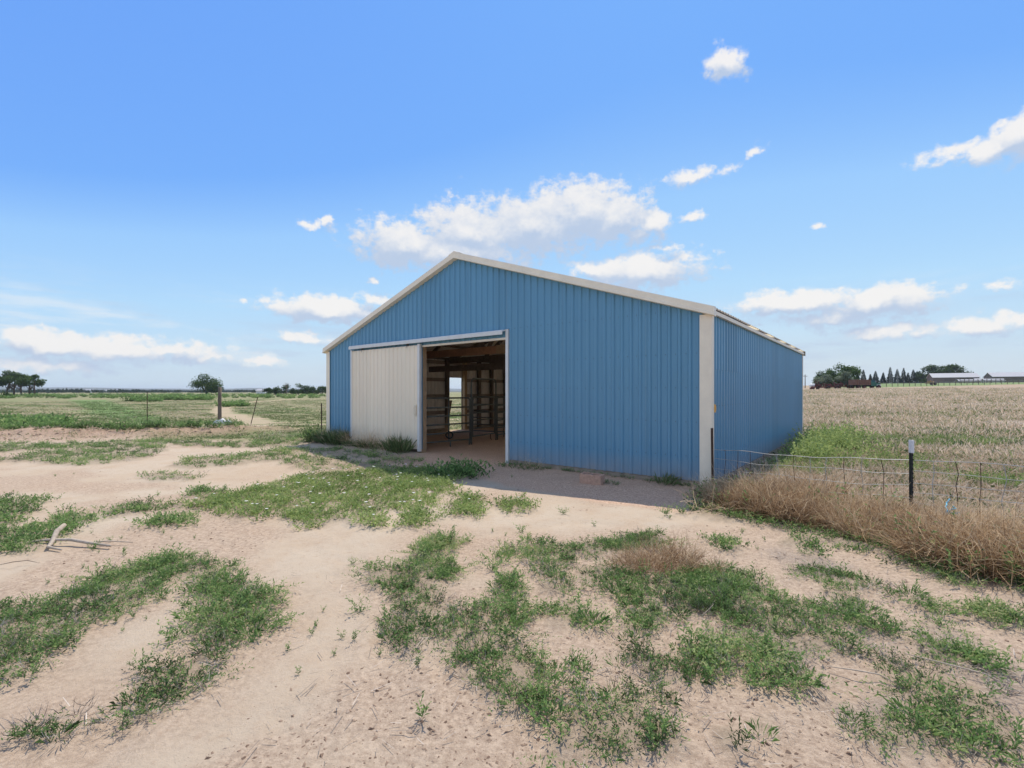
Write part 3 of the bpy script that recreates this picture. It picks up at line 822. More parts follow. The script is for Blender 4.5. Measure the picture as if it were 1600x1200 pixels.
rc.build('ridge_cap', MT['trim'], barn)

def rake(side, t0, t1, y):
    """cream trim along a sloping gable edge: face, lower lip and top return"""
    mb = MB()
    sgn = -1 if y < 1 else 1
    def P(t, yy, dz):
        x = t if side < 0 else BW - t
        return (x, yy, EAVE + SLOPE * t + dz)
    prof = [(y - sgn * 0.10, 0.068), (y + sgn * 0.012, 0.068), (y + sgn * 0.018, 0.055), (y + sgn * 0.018, -0.035), (y + sgn * 0.032, -0.046), (y + sgn * 0.032, -0.085),
            (y - sgn * 0.11, -0.095)]
    vs = [P(t, yy, dz) for t in (t0, t1) for yy, dz in prof]
    n = len(prof)
    mb.add(vs, [(i, i + 1, n + i + 1, n + i) for i in range(n - 1)] + [tuple(range(n)), tuple(range(2 * n - 1, n - 1, -1))])
    return mb.build('rake_trim', MT['trim'], barn)
for y in (-ROH, BL + ROH):
    rake(-1, -EOH - 0.01, 2.95, y); rake(-1, 2.952, RIDGE_X, y)
    rake(1, -EOH - 0.01, 3.9, y); rake(1, 3.902, RIDGE_X, y)
for side in (-1, 1):
    mb = MB()
    x0 = -EOH + 0.015 if side < 0 else BW + 0.035
    x1 = -0.035 if side < 0 else BW + EOH - 0.015
    mb.box(x0, x1, -ROH + 0.03, BL + ROH - 0.03, EAVE - 0.085, EAVE - 0.02)
    mb.build('eave_trim', MT['trim'], barn)
    cz = MB()
    for y, s in ((0, -1), (BL, 1)):
        xa = 0 if side < 0 else BW
        fx0, fx1 = (-0.040, 0.155) if side < 0 else (BW - 0.155, BW + 0.040)
        ctop = EAVE - 0.08
        mbc = MB()
        mbc.box(fx0, fx1, *sorted((y + s * 0.034, y + s * 0.042)), 0.02, ctop)
        sx0, sx1 = (-0.046, -0.0345) if side < 0 else (BW + 0.0345, BW + 0.046)
        mbc.box(sx0, sx1, *sorted((y + s * 0.0415, y - s * 0.10)), 0.02, ctop)
        mbc.build('corner_trim', MT['trim'], barn)

# --- frame inside: posts, trusses
def post(x, y, w=0.14, top=EAVE, m='post_wood'):
    MB().box(x - w / 2, x + w / 2, y - w / 2, y + w / 2, -0.05, top).build('post', MT[m], barn)
for y in (0.13, 2.7, 5.28, 8.1, BL - 0.13):
    post(0.13, y); post(BW - 0.13, y)
post(0.13, 6.33, m='fresh_wood'); post(0.13, 9.11); post(0.13, 10.14); post(0.13, 7.25)
for x in (2.4, DX0 - 0.16, DX1 + 0.10, 10.0):
    post(x, 0.14, 0.14, top=gable(x) - 0.12, m='fresh_wood' if abs(x - DX0) < 0.3 else 'post_wood')
for x in (3.0, 6.1, 9.1): post(x, BL - 0.14, 0.14, top=gable(x) - 0.12)
for k, y in enumerate((2.7, 5.4, 8.1)):
    t = MB()
    zb = EAVE - 0.10
    t.box(0.06, BW - 0.06, y - 0.02, y + 0.02, zb - 0.12, zb + 0.12)
    tr = t.build('truss', MT['red_wood'] if k == 0 else MT['post_wood'], barn)
    for s in (-1, 1):
        X = lambda q: q if s < 0 else BW - q
        MB().beam((X(0.1), y + 0.045, EAVE - 0.05), (X(RIDGE_X), y + 0.045, EAVE + SLOPE * RIDGE_X - 0.22), 0.04, 0.19).build('top_chord', MT['red_wood'] if k == 0 else MT['post_wood'], tr)
        for (a, b) in ((2.0, 3.4), (4.6, 3.4), (4.6, 6.0)):
            MB().beam((X(a), y + 0.045, zb if a != 3.4 else 0), (X(b), y + 0.045, EAVE + SLOPE * b - 0.25), 0.04, 0.13).build('web', MT['post_wood'], tr)
    if k == 0:
        pl = MB(); pl.box(5.05, 5.5, y - 0.034, y - 0.021, zb - 0.13, zb + 0.14); pl.build('splice_plate', MT['fresh_wood'], tr)
mb = MB(); mb.box(0.2, BW - 0.2, 4.2, 4.28, EAVE - 0.62, EAVE - 0.40); mb.build('tie_beam', MT['post_wood'], barn)
# doorway frame
hd = MB(); hd.box(DX0 - 0.15, DX1 + 0.17, 0.055, 0.095, DTOP - 0.02, DTOP + 0.22); hd.build('header', MT['fresh_wood'], barn)
ht = MB(); ht.box(DX0, DX1, -0.03, 0.05, DTOP - 0.05, DTOP - 0.002); ht.build('head_trim', MT['trim'], barn)
jt = MB(); jt.box(DX1 - 0.002, DX1 + 0.075, -0.05, 0.028, 0.0, 3.08); jt.build('jamb_trim', MT['white_trim'], barn)
jl = MB(); jl.box(DX0 - 0.145, DX0 - 0.04, -0.028, 0.064, 0.0, DTOP - 0.06); jl.build('jamb_board', MT['fresh_wood'], barn)
# sliding door, pushed open to the left
door = MB()
d0, d1 = 1.55, DX0 - 0.06
door.box(d0, d1, -0.085, -0.055, 0.12, 0.22); door.box(d0, d1, -0.085, -0.055, 1.4, 1.5); door.box(d0, d1, -0.085, -0.055, 2.78, 2.88)
for sx in (d0 + 0.02, d1 - 0.12): door.box(sx, sx + 0.1, -0.0835, -0.0565, 0.14, 2.86)
dr = door.build('sliding_door', MT['fresh_wood'], barn)
dc = [d0 + SHEET * i for i in range(4) if d0 + SHEET * i < d1 - 0.1] + [d1]
for i, (a, b) in enumerate(zip(dc[:-1], dc[1:])):
    sheet('door_panel', dr, a, b, lambda s: 0.10, lambda s: 2.90, lambda s, h, z: (s, -0.09 - h * 0.7, z), [MT['cream'], MT['liner']], off=0.0018 * (i % 2))
for (a, b) in ((d0 - 0.05, d0 + 0.02), (d1 - 0.02, d1 + 0.07)):
    e = MB(); e.box(a, b, -0.125, -0.05, 0.05, 2.93); e.build('edge_trim', MT['white_trim'], dr)
hn = MB(); hn.tube([(d1 - 0.11, -0.112, 1.02), (d1 - 0.11, -0.165, 1.04), (d1 - 0.11, -0.165, 1.26), (d1 - 0.11, -0.112, 1.28)], 0.011, 6)
hn.box(d1 - 0.14, d1 - 0.08, -0.120, -0.110, 0.99, 1.31); hn.build('handle', MT['trim'], dr)
for x in (d0 + 0.5, d1 - 0.5):
    h = MB(); h.box(x - 0.03, x + 0.03, -0.09, -0.05, 2.85, 3.0); h.build('hanger', MT['dark_metal'], dr)
tk = MB()
tp = [(-0.028, 3.075), (-0.15, 3.06), (-0.175, 3.03), (-0.175, 2.955), (-0.16, 2.955), (-0.16, 3.02), (-0.028, 3.05)]
n = len(tp)
tk.add([(x, y, z) for x in (d0 - 0.08, DX1 + 0.0) for y, z in tp], [(i, (i + 1) % n, n + (i + 1) % n, n + i) for i in range(n)] + [tuple(range(n - 1, -1, -1)), tuple(range(n, 2 * n))])
tk.build('door_track_cover', MT['white_trim'], barn)
tg = MB(); tg.tube([(BW + 0.030, 0.16, 1.36), (BW + 0.046, 0.16, 1.36)], 0.075, 10); tg.build('yellow_insulator', MT['yellow'], barn)

# ------------------------------------------------------------------ pipe panels and gate inside the barn
def pipe_panel(p, q, label, rails=(0.18, 0.42, 0.68, 0.93, 1.18, 1.46), posts=(0.0, 0.55, 1.0), group=None, name='corral_panel', top=1.46):
    p, q = np.array(p, float), np.array(q, float)
    L = np.linalg.norm(q - p)
    t = empty(name, (p[0], p[1], 0), math.atan2(q[1] - p[1], q[0] - p[0]))
    tag(t, label, 'corral panel', group)
    for z in rails[:-1]:
        MB().tube([(0, 0, z), (L, 0, z)], 0.024, 7).build('rail', MT['panel_pipe'], t, True)
    r = 0.10
    arc = [(0, 0, 0.06), (0, 0, top - r)] + [(r - r * math.cos(a), 0, top - r + r * math.sin(a)) for a in (0.5, 1.05)] + [(r, 0, top), (L - r, 0, top)] + \
          [(L - r + r * math.sin(a), 0, top - r + r * math.cos(a)) for a in (0.5, 1.05)] + [(L, 0, top - r), (L, 0, 0.06)]
    MB().tube(arc, 0.026, 7).build('frame', MT['panel_pipe'], t, True)
    for f in posts:
        if 0 < f < 1:
            MB().tube([(L * f, 0, rails[0]), (L * f, 0, top)], 0.018, 6).build('upright', MT['panel_pipe'], t, True)
        x = min(max(L * f, 0.03), L - 0.03) + (0.06 if f == 0.55 else 0)
        MB().tube([(x, 0.0, rails[0]), (x, 0, 0.0)], 0.022, 6).build('foot', MT['panel_pipe'], t, True)
    return t
a0, a1 = np.array(from_barn(4.15, 0.42)), np.array([-1.30, 14.52])
pipe_panel(a0, a1, 'grey pipe corral panel just inside the doorway, left of the arched gate')
dirn = (a1 - a0) / np.linalg.norm(a1 - a0)
dirn = np.array([0.48, 0.877]); g0 = a1 + dirn * 0.07; g1 = g0 + dirn * 1.56
gate = tag(empty('bow_gate', (g0[0], g0[1], 0), math.atan2(dirn[1], dirn[0])), 'tall arched pipe gate frame with a low gate inside the barn', 'gate')
W_ = 1.50
def arch(x0, x1, zb, zt, r, rad, name, par):
    pts = [(x0, 0, zb), (x0, 0, zt - r)] + [(x0 + r - r * math.cos(a), 0, zt - r + r * math.sin(a)) for a in (0.4, 0.8, 1.2)] + [(x0 + r, 0, zt), (x1 - r, 0, zt)] + \
          [(x1 - r + r * math.sin(a), 0, zt - r + r * math.cos(a)) for a in (0.4, 0.8, 1.2)] + [(x1, 0, zt - r), (x1, 0, zb)]
    return MB().tube(pts, rad, 8).build(name, MT['panel_pipe'], par, True)
arch(0, W_, 0.0, 2.06, 0.14, 0.028, 'arch_frame', gate)
leaf = arch(0.08, W_ - 0.08, 0.24, 1.47, 0.12, 0.025, 'gate_leaf', gate)
for z in (0.25, 0.50, 0.75, 0.98, 1.22):
    MB().tube([(0.08, 0, z), (W_ - 0.08, 0, z)], 0.021, 7).build('rail', MT['panel_pipe'], leaf, True)
MB().tube([(W_ - 0.35, 0, 0.24), (W_ - 0.35, 0, 0.10), (W_ - 0.28, 0, 0.05)], 0.014, 6).build('drop_latch', MT['rust'], leaf)
a2 = g0 + dirn * (W_ + 0.08)
pipe_panel(a2, a2 + dirn * 2.6, 'grey pipe corral panel at the right jamb, beyond the arched gate', posts=(0.0, 0.5, 1.0))
b0 = np.array(from_barn(2.2, 4.6)); b1 = np.array(from_barn(4.9, 5.1))
pipe_panel(b0, b1, 'dark pipe corral panel farther back, in front of the bright side opening', posts=(0.0, 0.5, 1.0))
c = a0 + (a1 - a0) * 0.55
wr = tag(empty('wire_coil', (c[0] + 0.02, c[1] - 0.05, 0.0)), 'small dark coil hanging low on the corral panel', 'coil')
cm = MB(); cm.tube([(0.0 + 0.10 * math.cos(a), 0.02 * math.sin(2 * a), 0.36 + 0.10 * math.sin(a)) for a in np.linspace(0, 2 * math.pi, 14)], 0.022, 6)
cm.build('coil', MT['tpost'], wr, True)
lb = tag(MB().beam((*from_barn(1.15, 4.2), 0.0), (*from_barn(0.9, 4.75), 1.30), 0.10, 0.03).build('leaning_board', MT['fresh_wood']), 'pale narrow board leaning behind the corral panel', 'board')

# ------------------------------------------------------------------ block by the wall
bx_, by_ = at(925, 756)
blk = MB()
bl, bw, bh = 0.40, 0.20, 0.195
hx = [(-0.165, -0.015), (0.015, 0.165)]
xs = [-0.2, -0.165, -0.015, 0.015, 0.165, 0.2]; ys_ = [-0.1, -0.065, 0.065, 0.1]
for i in range(5):
    for j in range(3):
        if j == 1 and i in (1, 3):
            blk.box(xs[i] , xs[i + 1], ys_[1], ys_[2], 0.0, 0.06)
        else:
            blk.box(xs[i], xs[i + 1], ys_[j], ys_[j + 1], 0.0, bh)
block = tag(link('concrete_block', blk.mesh('concrete_block', MT['block'])), 'weathered hollow concrete block at the foot of the blue wall', 'block')
block.location = (bx_, by_, -0.015); block.rotation_euler = (0.03, 0.02, BANG + 0.12)

# ------------------------------------------------------------------ wire fence on the right
def t_post(name, xy, h, label, white=True, lean=(0, 0), m='tpost', group=None):
    t = tag(empty(name, (xy[0], xy[1], float(ground_z(xy[0], xy[1])))), label, 'fence post', group)
    t.rotation_euler = (lean[0], lean[1], 0.5)
    s = MB(); s.box(-0.019, 0.019, -0.003, 0.003, -0.3, h); s.box(-0.003, 0.003, 0.003, 0.030, -0.3, h - 0.002)
    for k in range(int(h / 0.055)): s.box(-0.007, 0.007, -0.011, -0.0031, k * 0.055 + 0.05, k * 0.055 + 0.068)
    s.build('shaft', MT[m], t)
    if white:
        w = MB(); w.box(-0.0215, 0.0215, -0.013, 0.0035, h - 0.15, h + 0.003); w.box(-0.006, 0.006, 0.0036, 0.033, h - 0.15, h + 0.003)
        w.build('white_tip', MT['tpost_white'], t)
    return t
t_post('steel_post', FENCE[0], 1.04, 'rusty steel post standing against the barn corner trim', white=False, lean=(0.0, -0.02), m='rust')
t_post('steel_post', FENCE[1], 1.06, 'dark steel post with a white painted tip in the wire fence')
t_post('steel_post', FENCE[2], 1.05, 'dark steel post at the right end of the wire fence')
def wire_fence(p, q, zt0, zt1, n_h, sp_h, sp_v, label, sag=0.03):
    p, q = np.array(p, float), np.array(q, float); L = np.linalg.norm(q - p)
    t = tag(empty('wire_mesh', (p[0], p[1], 0), math.atan2(q[1] - p[1], q[0] - p[0])), label, 'wire fence')
    rg = np.random.default_rng(int(L * 100))
    def zline(x, k):
        f = x / L
        return (zt0 + (zt1 - zt0) * f) - k * sp_h - sag * 4 * f * (1 - f) * (0.6 + 0.3 * k) + 0.012 * math.sin(9 * f + k * 2.1) - 0.006 * math.sin(23 * f + k)
    xs = np.linspace(0.02, L - 0.02, 22)
    for k in range(n_h):
        MB().tube([(x, 0.012 * math.sin(5 * x + k), zline(x, k)) for x in xs], 0.0038 if k else 0.0046, 4, cap=False).build('line_wire', MT['galv'], t)
    nv = int(L / sp_v)
    for i in range(1, nv):
        x = i * sp_v
        MB().tube([(x + rg.normal(0, 0.01), 0.012 * math.sin(5 * x + k), zline(x, k) + (0.004 if k == 0 else 0)) for k in range(n_h)], 0.0042, 4, cap=False).build('stay_wire', MT['rust'] if rg.random() < 0.55 else MT['galv'], t)
    return t
wire_fence(FENCE[0], FENCE[1], 0.68, 0.82, 5, 0.15, 0.215, 'rusty woven wire between the barn corner and the white-tipped post')
wire_fence(FENCE[1], FENCE[2], 0.83, 0.86, 6, 0.13, 0.20, 'slack woven wire right of the white-tipped post')
wire_fence(FENCE[2], (11.0, 2.17), 0.86, 0.85, 6, 0.13, 0.20, 'woven wire running out at the right end of the fence')
tw = MB()
rg = np.random.default_rng(5)
for k in range(5):
    p0 = np.array([0, 0, 0.05]); pts = [p0]
    for j in range(6):
        pts.append(pts[-1] + np.array([0.03, 0.0, 0.008]) + rg.normal(0, 0.02, 3))
    tw.tube(pts, 0.007, 4)
twine = tag(tw.build('baling_twine', MT['cyan']), 'tangle of light blue baling twine caught in the dry weeds', 'twine')
twine.location = (4.62, 4.98, 0.30); twine.rotation_euler = (0, -0.3, 0.2)

# ------------------------------------------------------------------ posts in the pasture, left
def z_at(x, y): return float(ground_z(np.array([x]), np.array([y]))[0])
px_, py_ = at(343, 664)
wp = MB(); wp.tube([(0, 0, -0.3), (0.01, 0, 0.6), (0.0, 0.01, 1.3), (0.02, 0.0, 1.86)], [0.085, 0.085, 0.08, 0.078], 10)
wpo = tag(wp.build('wooden_post', MT['grey_wood'], None, True), 'thick grey wooden post with a white bag at its foot', 'fence post'); wpo.location = (px_, py_, z_at(px_, py_))
bag = MB()
for k, (dx, dz, rb) in enumerate(((0.0, 0.12, 0.22), (0.3, 0.10, 0.17), (-0.28, 0.1, 0.14))):
    bag.tube([(dx - rb, 0, 0.0), (dx - rb * 0.6, 0, dz), (dx, 0.05, dz * 1.5), (dx + rb * 0.6, 0, dz), (dx + rb, 0, 0.0)], [0.03, rb * 0.5, rb * 0.7, rb * 0.5, 0.03], 8)
bg = tag(bag.build('white_bag', MT['white_bag'], None, True), 'crumpled white bag lying at the foot of the wooden post', 'bag'); bg.location = (px_ + 0.25, py_ - 0.2, z_at(px_, py_) + 0.02)
for (bx0, by0, hh, lean, lab) in ((230, 659, 1.62, (0, 0), 'thin upright rusty post standing in the pasture left of the wooden post'),
                                  (392, 663, 1.40, (0.0, 0.22), 'thin rusty post leaning to the right of the wooden post'),
                                  (507, 688, 1.25, (0, 0), 'thin rusty post beside the left barn corner')):
    x, y = at(bx0, by0)
    if bx0 == 507: x, y = -6.75, 16.6
    t_post('steel_post', (x, y), hh, lab, white=False, lean=lean, m='rust')

# ------------------------------------------------------------------ plants: templates and scattering
def leaf_quads(base, d, length, width, rg, bend=0.25):
    """one leaf or blade as two triangles each: base, two sides, tip"""
    n = len(base)
    side = np.cross(d, rg.normal(size=(n, 3))); side /= np.linalg.norm(side, axis=1)[:, None] + 1e-9
    mid = base + d * (length * 0.5)[:, None]
    tip = base + d * length[:, None]; tip[:, 2] -= bend * length * rg.random(n)
    V = np.stack([base, mid + side * width[:, None], tip, mid - side * width[:, None]], 1).reshape(-1, 3)
    i = np.arange(n)[:, None] * 4
    T = np.concatenate([i + [[0, 1, 2]], i + [[0, 2, 3]]], 0)
    return V, T

def unit(v):
    return v / (np.linalg.norm(v, axis=1)[:, None] + 1e-9)

def weed_template(seed, stems=11, lps=8, h=0.085, spread=0.085, leaf=0.034, lw=0.0042, foot_=0.6):
    """low leafy weed: stems fanning out, narrow leaves up every stem"""
    rg = np.random.default_rng(seed)
    B, D, Ln, Tn = [], [], [], []
    for s in range(stems):
        a = rg.random() * 6.283; out = spread * math.sqrt(rg.random())
        tip = np.array([math.cos(a) * out * 1.5, math.sin(a) * out * 1.5, h * (0.55 + 0.6 * rg.random())])
        foot = np.array([math.cos(a) * out * foot_, math.sin(a) * out * foot_, 0.0])
        for l in range(lps):
            f = (l + 0.6) / lps
            B.append(foot + (tip - foot) * f)
            D.append(np.array([math.cos(a), math.sin(a), 0]) * 0.3 + rg.normal(0, 0.6, 3) + np.array([0, 0, 0.75]))
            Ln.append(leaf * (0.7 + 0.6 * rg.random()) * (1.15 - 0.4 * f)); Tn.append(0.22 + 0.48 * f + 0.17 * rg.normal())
    B, D, Ln = np.array(B), unit(np.array(D)), np.array(Ln)
    V, T = leaf_quads(B, D, Ln, Ln * 0 + lw, rg)
    return V, T, np.repeat(np.array(Tn), 4)

def tuft_template(seed, blades=10, h=0.25, spread=0.05, w=0.004, droop=0.5, flop=0.5):
    """grass tuft: each blade two triangles"""
    rg = np.random.default_rng(seed)
    a = rg.random(blades) * 6.283; o = spread * np.sqrt(rg.random(blades))
    B = np.stack([np.cos(a) * o, np.sin(a) * o, np.zeros(blades)], 1)
    D = unit(np.stack([np.cos(a), np.sin(a), np.zeros(blades)], 1) * flop * rg.random(blades)[:, None] + rg.normal(0, 0.18, (blades, 3)) + [0, 0, 1])
    Ln = h * (0.5 + 0.6 * rg.random(blades))
    V, T = leaf_quads(B, D, Ln, Ln * 0 + w, rg, droop)
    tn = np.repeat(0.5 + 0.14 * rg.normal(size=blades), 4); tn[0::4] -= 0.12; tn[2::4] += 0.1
    return V, T, tn

def twig_template(seed, twigs=230, r=0.38, h=0.42, w=0.0028, seg=3):
    """dead bushy weed: thin forking twigs"""
    rg = np.random.default_rng(seed)
    VV, TT, NN = [], [], []; nb = 0
    for k in range(twigs):
        a = rg.random() * 6.283; ro = r * 0.55 * math.sqrt(rg.random())
        p = np.array([math.cos(a) * ro, math.sin(a) * ro, h * 0.35 * rg.random()])
        d = np.array([math.cos(a) * 0.8, math.sin(a) * 0.8, 0.9]) + rg.normal(0, 0.55, 3)
        L = (0.55 + 0.5 * rg.random()) * h / seg * 0.85
        tint = 0.42 + 0.22 * rg.normal() + 0.5 * (p[2] / h - 0.15)
        sd = np.cross(d, rg.normal(size=3)); sd /= np.linalg.norm(sd)
        pts = [p]
        for s in range(seg):
            d = d / np.linalg.norm(d); p = p + d * L; pts.append(p); d = d + rg.normal(0, 0.5, 3)
        for s, q in enumerate(pts):
            ww = w * (1 - 0.75 * s / seg); VV += [q - sd * ww, q + sd * ww]; NN += [tint + 0.12 * s - 0.1] * 2
        for s in range(seg):
            b = nb + 2 * s; TT += [(b, b + 1, b + 3), (b, b + 3, b + 2)]
        nb += 2 * (seg + 1)
    return np.array(VV), np.array(TT), np.array(NN)

def scatter(templates, x, y, scale, tint, rg, dz=0.0, zs=None, pick=None):
    """joins one copy of a template per position into single arrays"""
    Vs, Ts, Ns = [], [], []; base = 0
    z = ground_z(x, y) + dz
    pick = rg.integers(0, len(templates), len(x)) if pick is None else pick
    ang = rg.random(len(x)) * 6.283
    zs = scale if zs is None else zs
    for t, (V0, T0, N0) in enumerate(templates):
        k = np.where(pick == t)[0]
        if not len(k): continue
        c, s = np.cos(ang[k])[:, None], np.sin(ang[k])[:, None]
        sx = scale[k][:, None]
        X = (V0[None, :, 0] * c - V0[None, :, 1] * s) * sx + x[k][:, None]
        Y = (V0[None, :, 0] * s + V0[None, :, 1] * c) * sx + y[k][:, None]
        Z = V0[None, :, 2] * zs[k][:, None] + z[k][:, None]
        Vs.append(np.stack([X, Y, Z], -1).reshape(-1, 3))
        Ts.append((T0[None] + (np.arange(len(k)) * len(V0))[:, None, None] + base).reshape(-1, 3))
        Ns.append((N0[None] + tint[k][:, None]).ravel())
        base += len(k) * len(V0)
    return np.vstack(Vs), np.vstack(Ts), np.clip(np.concatenate(Ns), 0, 1)

WEEDS = [weed_template(100 + i, stems=10 + i % 4, lps=8, h=0.07) for i in range(4)] + [weed_template(130 + i, stems=14, lps=7, h=0.028, spread=0.15, leaf=0.028, lw=0.004) for i in range(4)] + \
    [tuft_template(140 + i, blades=34, h=0.10, spread=0.07, w=0.0026, flop=0.9) for i in range(2)] + [weed_template(150, stems=6, lps=13, h=0.15, spread=0.05, leaf=0.036, lw=0.004)]
WEEDS_MID = [weed_template(200 + i, stems=9, lps=6, h=0.11, spread=0.12, leaf=0.05, lw=0.0075) for i in range(5)]
SPRIGS = [weed_template(300 + i, stems=5, lps=9, h=0.09, spread=0.035, foot_=0.0) for i in range(4)]
GRASS = [tuft_template(400 + i, blades=12, h=0.16, spread=0.06, w=0.0035) for i in range(4)]

DEAD = [twig_template(450 + i, twigs=14, r=0.10, h=0.09, w=0.0016, seg=2) for i in range(5)]

def fill(polys, per_m2, rg, edge=0.12, cover=0.5):
    """random spots inside outlines, thinning towards the edge, with bare gaps"""
    out = []
    for P in polys:
        lo, hi = P.min(0) - 0.25, P.max(0) + 0.25
        n = int((hi[0] - lo[0]) * (hi[1] - lo[1]) * per_m2)
        if n < 1: continue
        q = lo + rg.random((n, 2)) * (hi - lo)
        sd = in_poly(P, q[:, 0], q[:, 1])
        gap = fbm(q[:, 0] / 0.28 + 31, q[:, 1] / 0.28 + 7, 3)
        pr = sstep(-0.14, edge, sd + 0.25 * (gap - 0.5)) * (0.25 + 0.75 * sstep(cover - 0.14, cover + 0.05, gap + 0.25 * sstep(0, 0.35, sd)))
        k = rg.random(n) < pr
        out.append(q[k])
    return np.vstack(out) if out else np.zeros((0, 2))

def tris_obj(name, arr, m, label, cat=None, kind='stuff', group=None, parent=None):
    V, T, N = arr
    o = link(name, big_mesh(name, V, T, m, {'tint': N}), parent)
    return tag(o, label, cat, group, kind)

LAB = {
 'hook': 'green weed patch curling like a hook across the sand, lower left',
 'left_edge': 'loose green weed patches at the left edge around the dead branch',
 'door_front': 'broad bright green weed bed on the sand in front of the doorway',
 'fork': 'forked green weed patch running down the middle of the sand',
 'middle': 'green weeds growing around the dead brown bush',
 'bottom': 'green weed patch at the bottom edge right of centre',
 'right': 'scattered green weed patches on the sand at the lower right',
 'fence_strip': 'green weed strip along the foot of the dry weeds by the wire fence',
 'left_band': 'low green weed bands on the sand left of the barn'}
for k, P in PATCHES.items():
    rg = np.random.default_rng(len(k) * 31 + 5)
    near = k in ('hook', 'fork', 'middle', 'bottom', 'right')
    q = fill(P, {True: 215, False: 95}[near] if k != 'left_band' else 24, rg, cover=(0.36 if k == 'hook' else 0.45) if near else 0.38)
    n = len(q)
    d = np.hypot(q[:, 0], q[:, 1])
    big = fbm(q[:, 0] / 0.7 + 3, q[:, 1] / 0.7, 3)
    scl = (0.55 + 0.65 * rg.random(n)) * (0.7 + 0.6 * big)
    tint = 0.17 * rg.normal(size=n) + 0.9 * (big - 0.5) + (0.02 if near else 0.06)
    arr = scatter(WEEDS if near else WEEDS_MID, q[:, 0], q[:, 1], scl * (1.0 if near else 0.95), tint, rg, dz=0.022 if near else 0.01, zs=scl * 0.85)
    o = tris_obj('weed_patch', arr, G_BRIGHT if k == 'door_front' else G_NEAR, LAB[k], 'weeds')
    # dead stems and straw of last year standing among the green
    rd = np.random.default_rng(len(k) * 7 + 1)
    qd = fill(P, 60 if near else 14, rd, edge=0.05, cover=0.35); nd = len(qd)
    ad = scatter(DEAD, qd[:, 0], qd[:, 1], 0.6 + 0.7 * rd.random(nd), rd.normal(-0.05, 0.22, nd), rd, dz=0.015)
    do = link('dead_stems', big_mesh('dead_stems', ad[0], ad[1], G_LITTER, {'tint': ad[2]}), o); do['kind'] = 'stuff'
    if k == 'door_front':
        rf = np.random.default_rng(3); m = rf.choice(n, 70, replace=False)
        c = q[m]; zf = ground_z(c[:, 0], c[:, 1]) + 0.12
        an = np.arange(5) * 1.2566
        V0 = np.stack([np.cos(an) * 0.022, np.sin(an) * 0.022, 0 * an + 0.006], 1); V0 = np.vstack([[[0, 0, 0]], V0])
        T0 = np.array([(0, i + 1, (i + 1) % 5 + 1) for i in range(5)])
        fl = scatter([(V0, T0, np.full(6, 0.5))], c[:, 0], c[:, 1], 0.8 + 0.5 * rf.random(70), np.zeros(70), rf, dz=0.13)
        fo = link('flowers', big_mesh('flowers', fl[0], fl[1], WHITE_PETAL, {'tint': fl[2]}), o); fo['kind'] = 'stuff'
        fo['label'] = 'tiny white bindweed flowers among the leaves'

# single weeds on the bare sand: each one a plant
tmpl_me = []
for i, (V0, T0, N0) in enumerate([weed_template(500 + i, stems=12, lps=9, h=0.11, spread=0.08, foot_=0.1) for i in range(4)] + SPRIGS):
    tmpl_me.append(big_mesh('weed_plant', V0, T0, G_NEAR, {'tint': np.clip(N0 + 0.02, 0, 1)}))
def weed(px, py, s, lab, group=None, t=None):
    x, y = at(px, py)
    o = link('weed_plant', tmpl_me[random.randrange(4) if t is None else t])
    o.location = (x, y, z_at(x, y)); o.scale = (s, s, s); o.rotation_euler = (0, 0, random.random() * 6)
    tag(o, lab, 'weed', group)
weed(562, 955, 0.95, 'small upright weed alone on the sand left of the forked patch')
weed(552, 880, 0.55, 'tiny weed alone on the sand above the small upright weed')
weed(770, 893, 1.15, 'leafy weed standing alone between the forked patch and the dead bush')
weed(796, 918, 1.6, 'round bushy weed right of the forked patch')
weed(694, 851, 1.5, 'broad low weed above the fork of the middle patch')
weed(665, 868, 1.1, 'round weed touching the top of the forked patch')
weed(733, 846, 0.8, 'small pale weed right of the broad low weed')
weed(815, 830, 0.9, 'spindly upright weed on the sand above the middle weeds')
weed(1135, 862, 1.3, 'compact weed on the sand right of the dead bush')
weed(880, 803, 0.9, 'small bright weed on the sand just outside the barn shadow')
weed(1040, 806, 1.3, 'bright weed at the edge of the barn shadow near the corner')
weed(1064, 803, 1.2, 'bright weed at the edge of the barn shadow, nearest the corner')
weed(928, 822, 0.8, 'thin sprig on the sand below the concrete block', t=5)
weed(898, 1042, 0.9, 'thin weed alone on the sand below the middle weeds')
weed(145, 855, 0.8, 'small weed at the tip of the dead branch')
weed(660, 1122, 1.0, 'pale thin weed at the bottom edge left of centre', t=6)
weed(820, 1092, 0.8, 'sprig at the lower tip of the forked patch', t=4)
weed(270, 1000, 1.0, 'small weed on the sand inside the hook-shaped patch')
weed(252, 936, 0.9, 'small weed inside the bend of the hook-shaped patch')
weed(290, 948, 0.9, 'dark small weed right of centre inside the hook-shaped patch')
rw = np.random.default_rng(77)
cnt = 0
while cnt < 60:
    px, py = rw.uniform(20, 1500), 740 + 330 * rw.random() ** 1.7
    x, y = at(px, py); xa, ya = np.array([x]), np.array([y])
    if veg_mask(xa, ya)[0] > 0.05 or in_poly(FIELD_R, xa, ya)[0] > -0.9: continue
    bxx_, byy_ = to_barn(x, y)
    if 0 < bxx_ < BW and byy_ > -0.3: continue
    if fbm(xa / 1.3 + 5, ya / 1.3, 3)[0] < 0.5: continue
    weed(px, py, 0.35 + 0.4 * rw.random(), 'tiny green sprig growing alone out of the bare sand', 'tiny sprigs on the sand', t=4 + int(rw.integers(0, 4)))
    cnt += 1

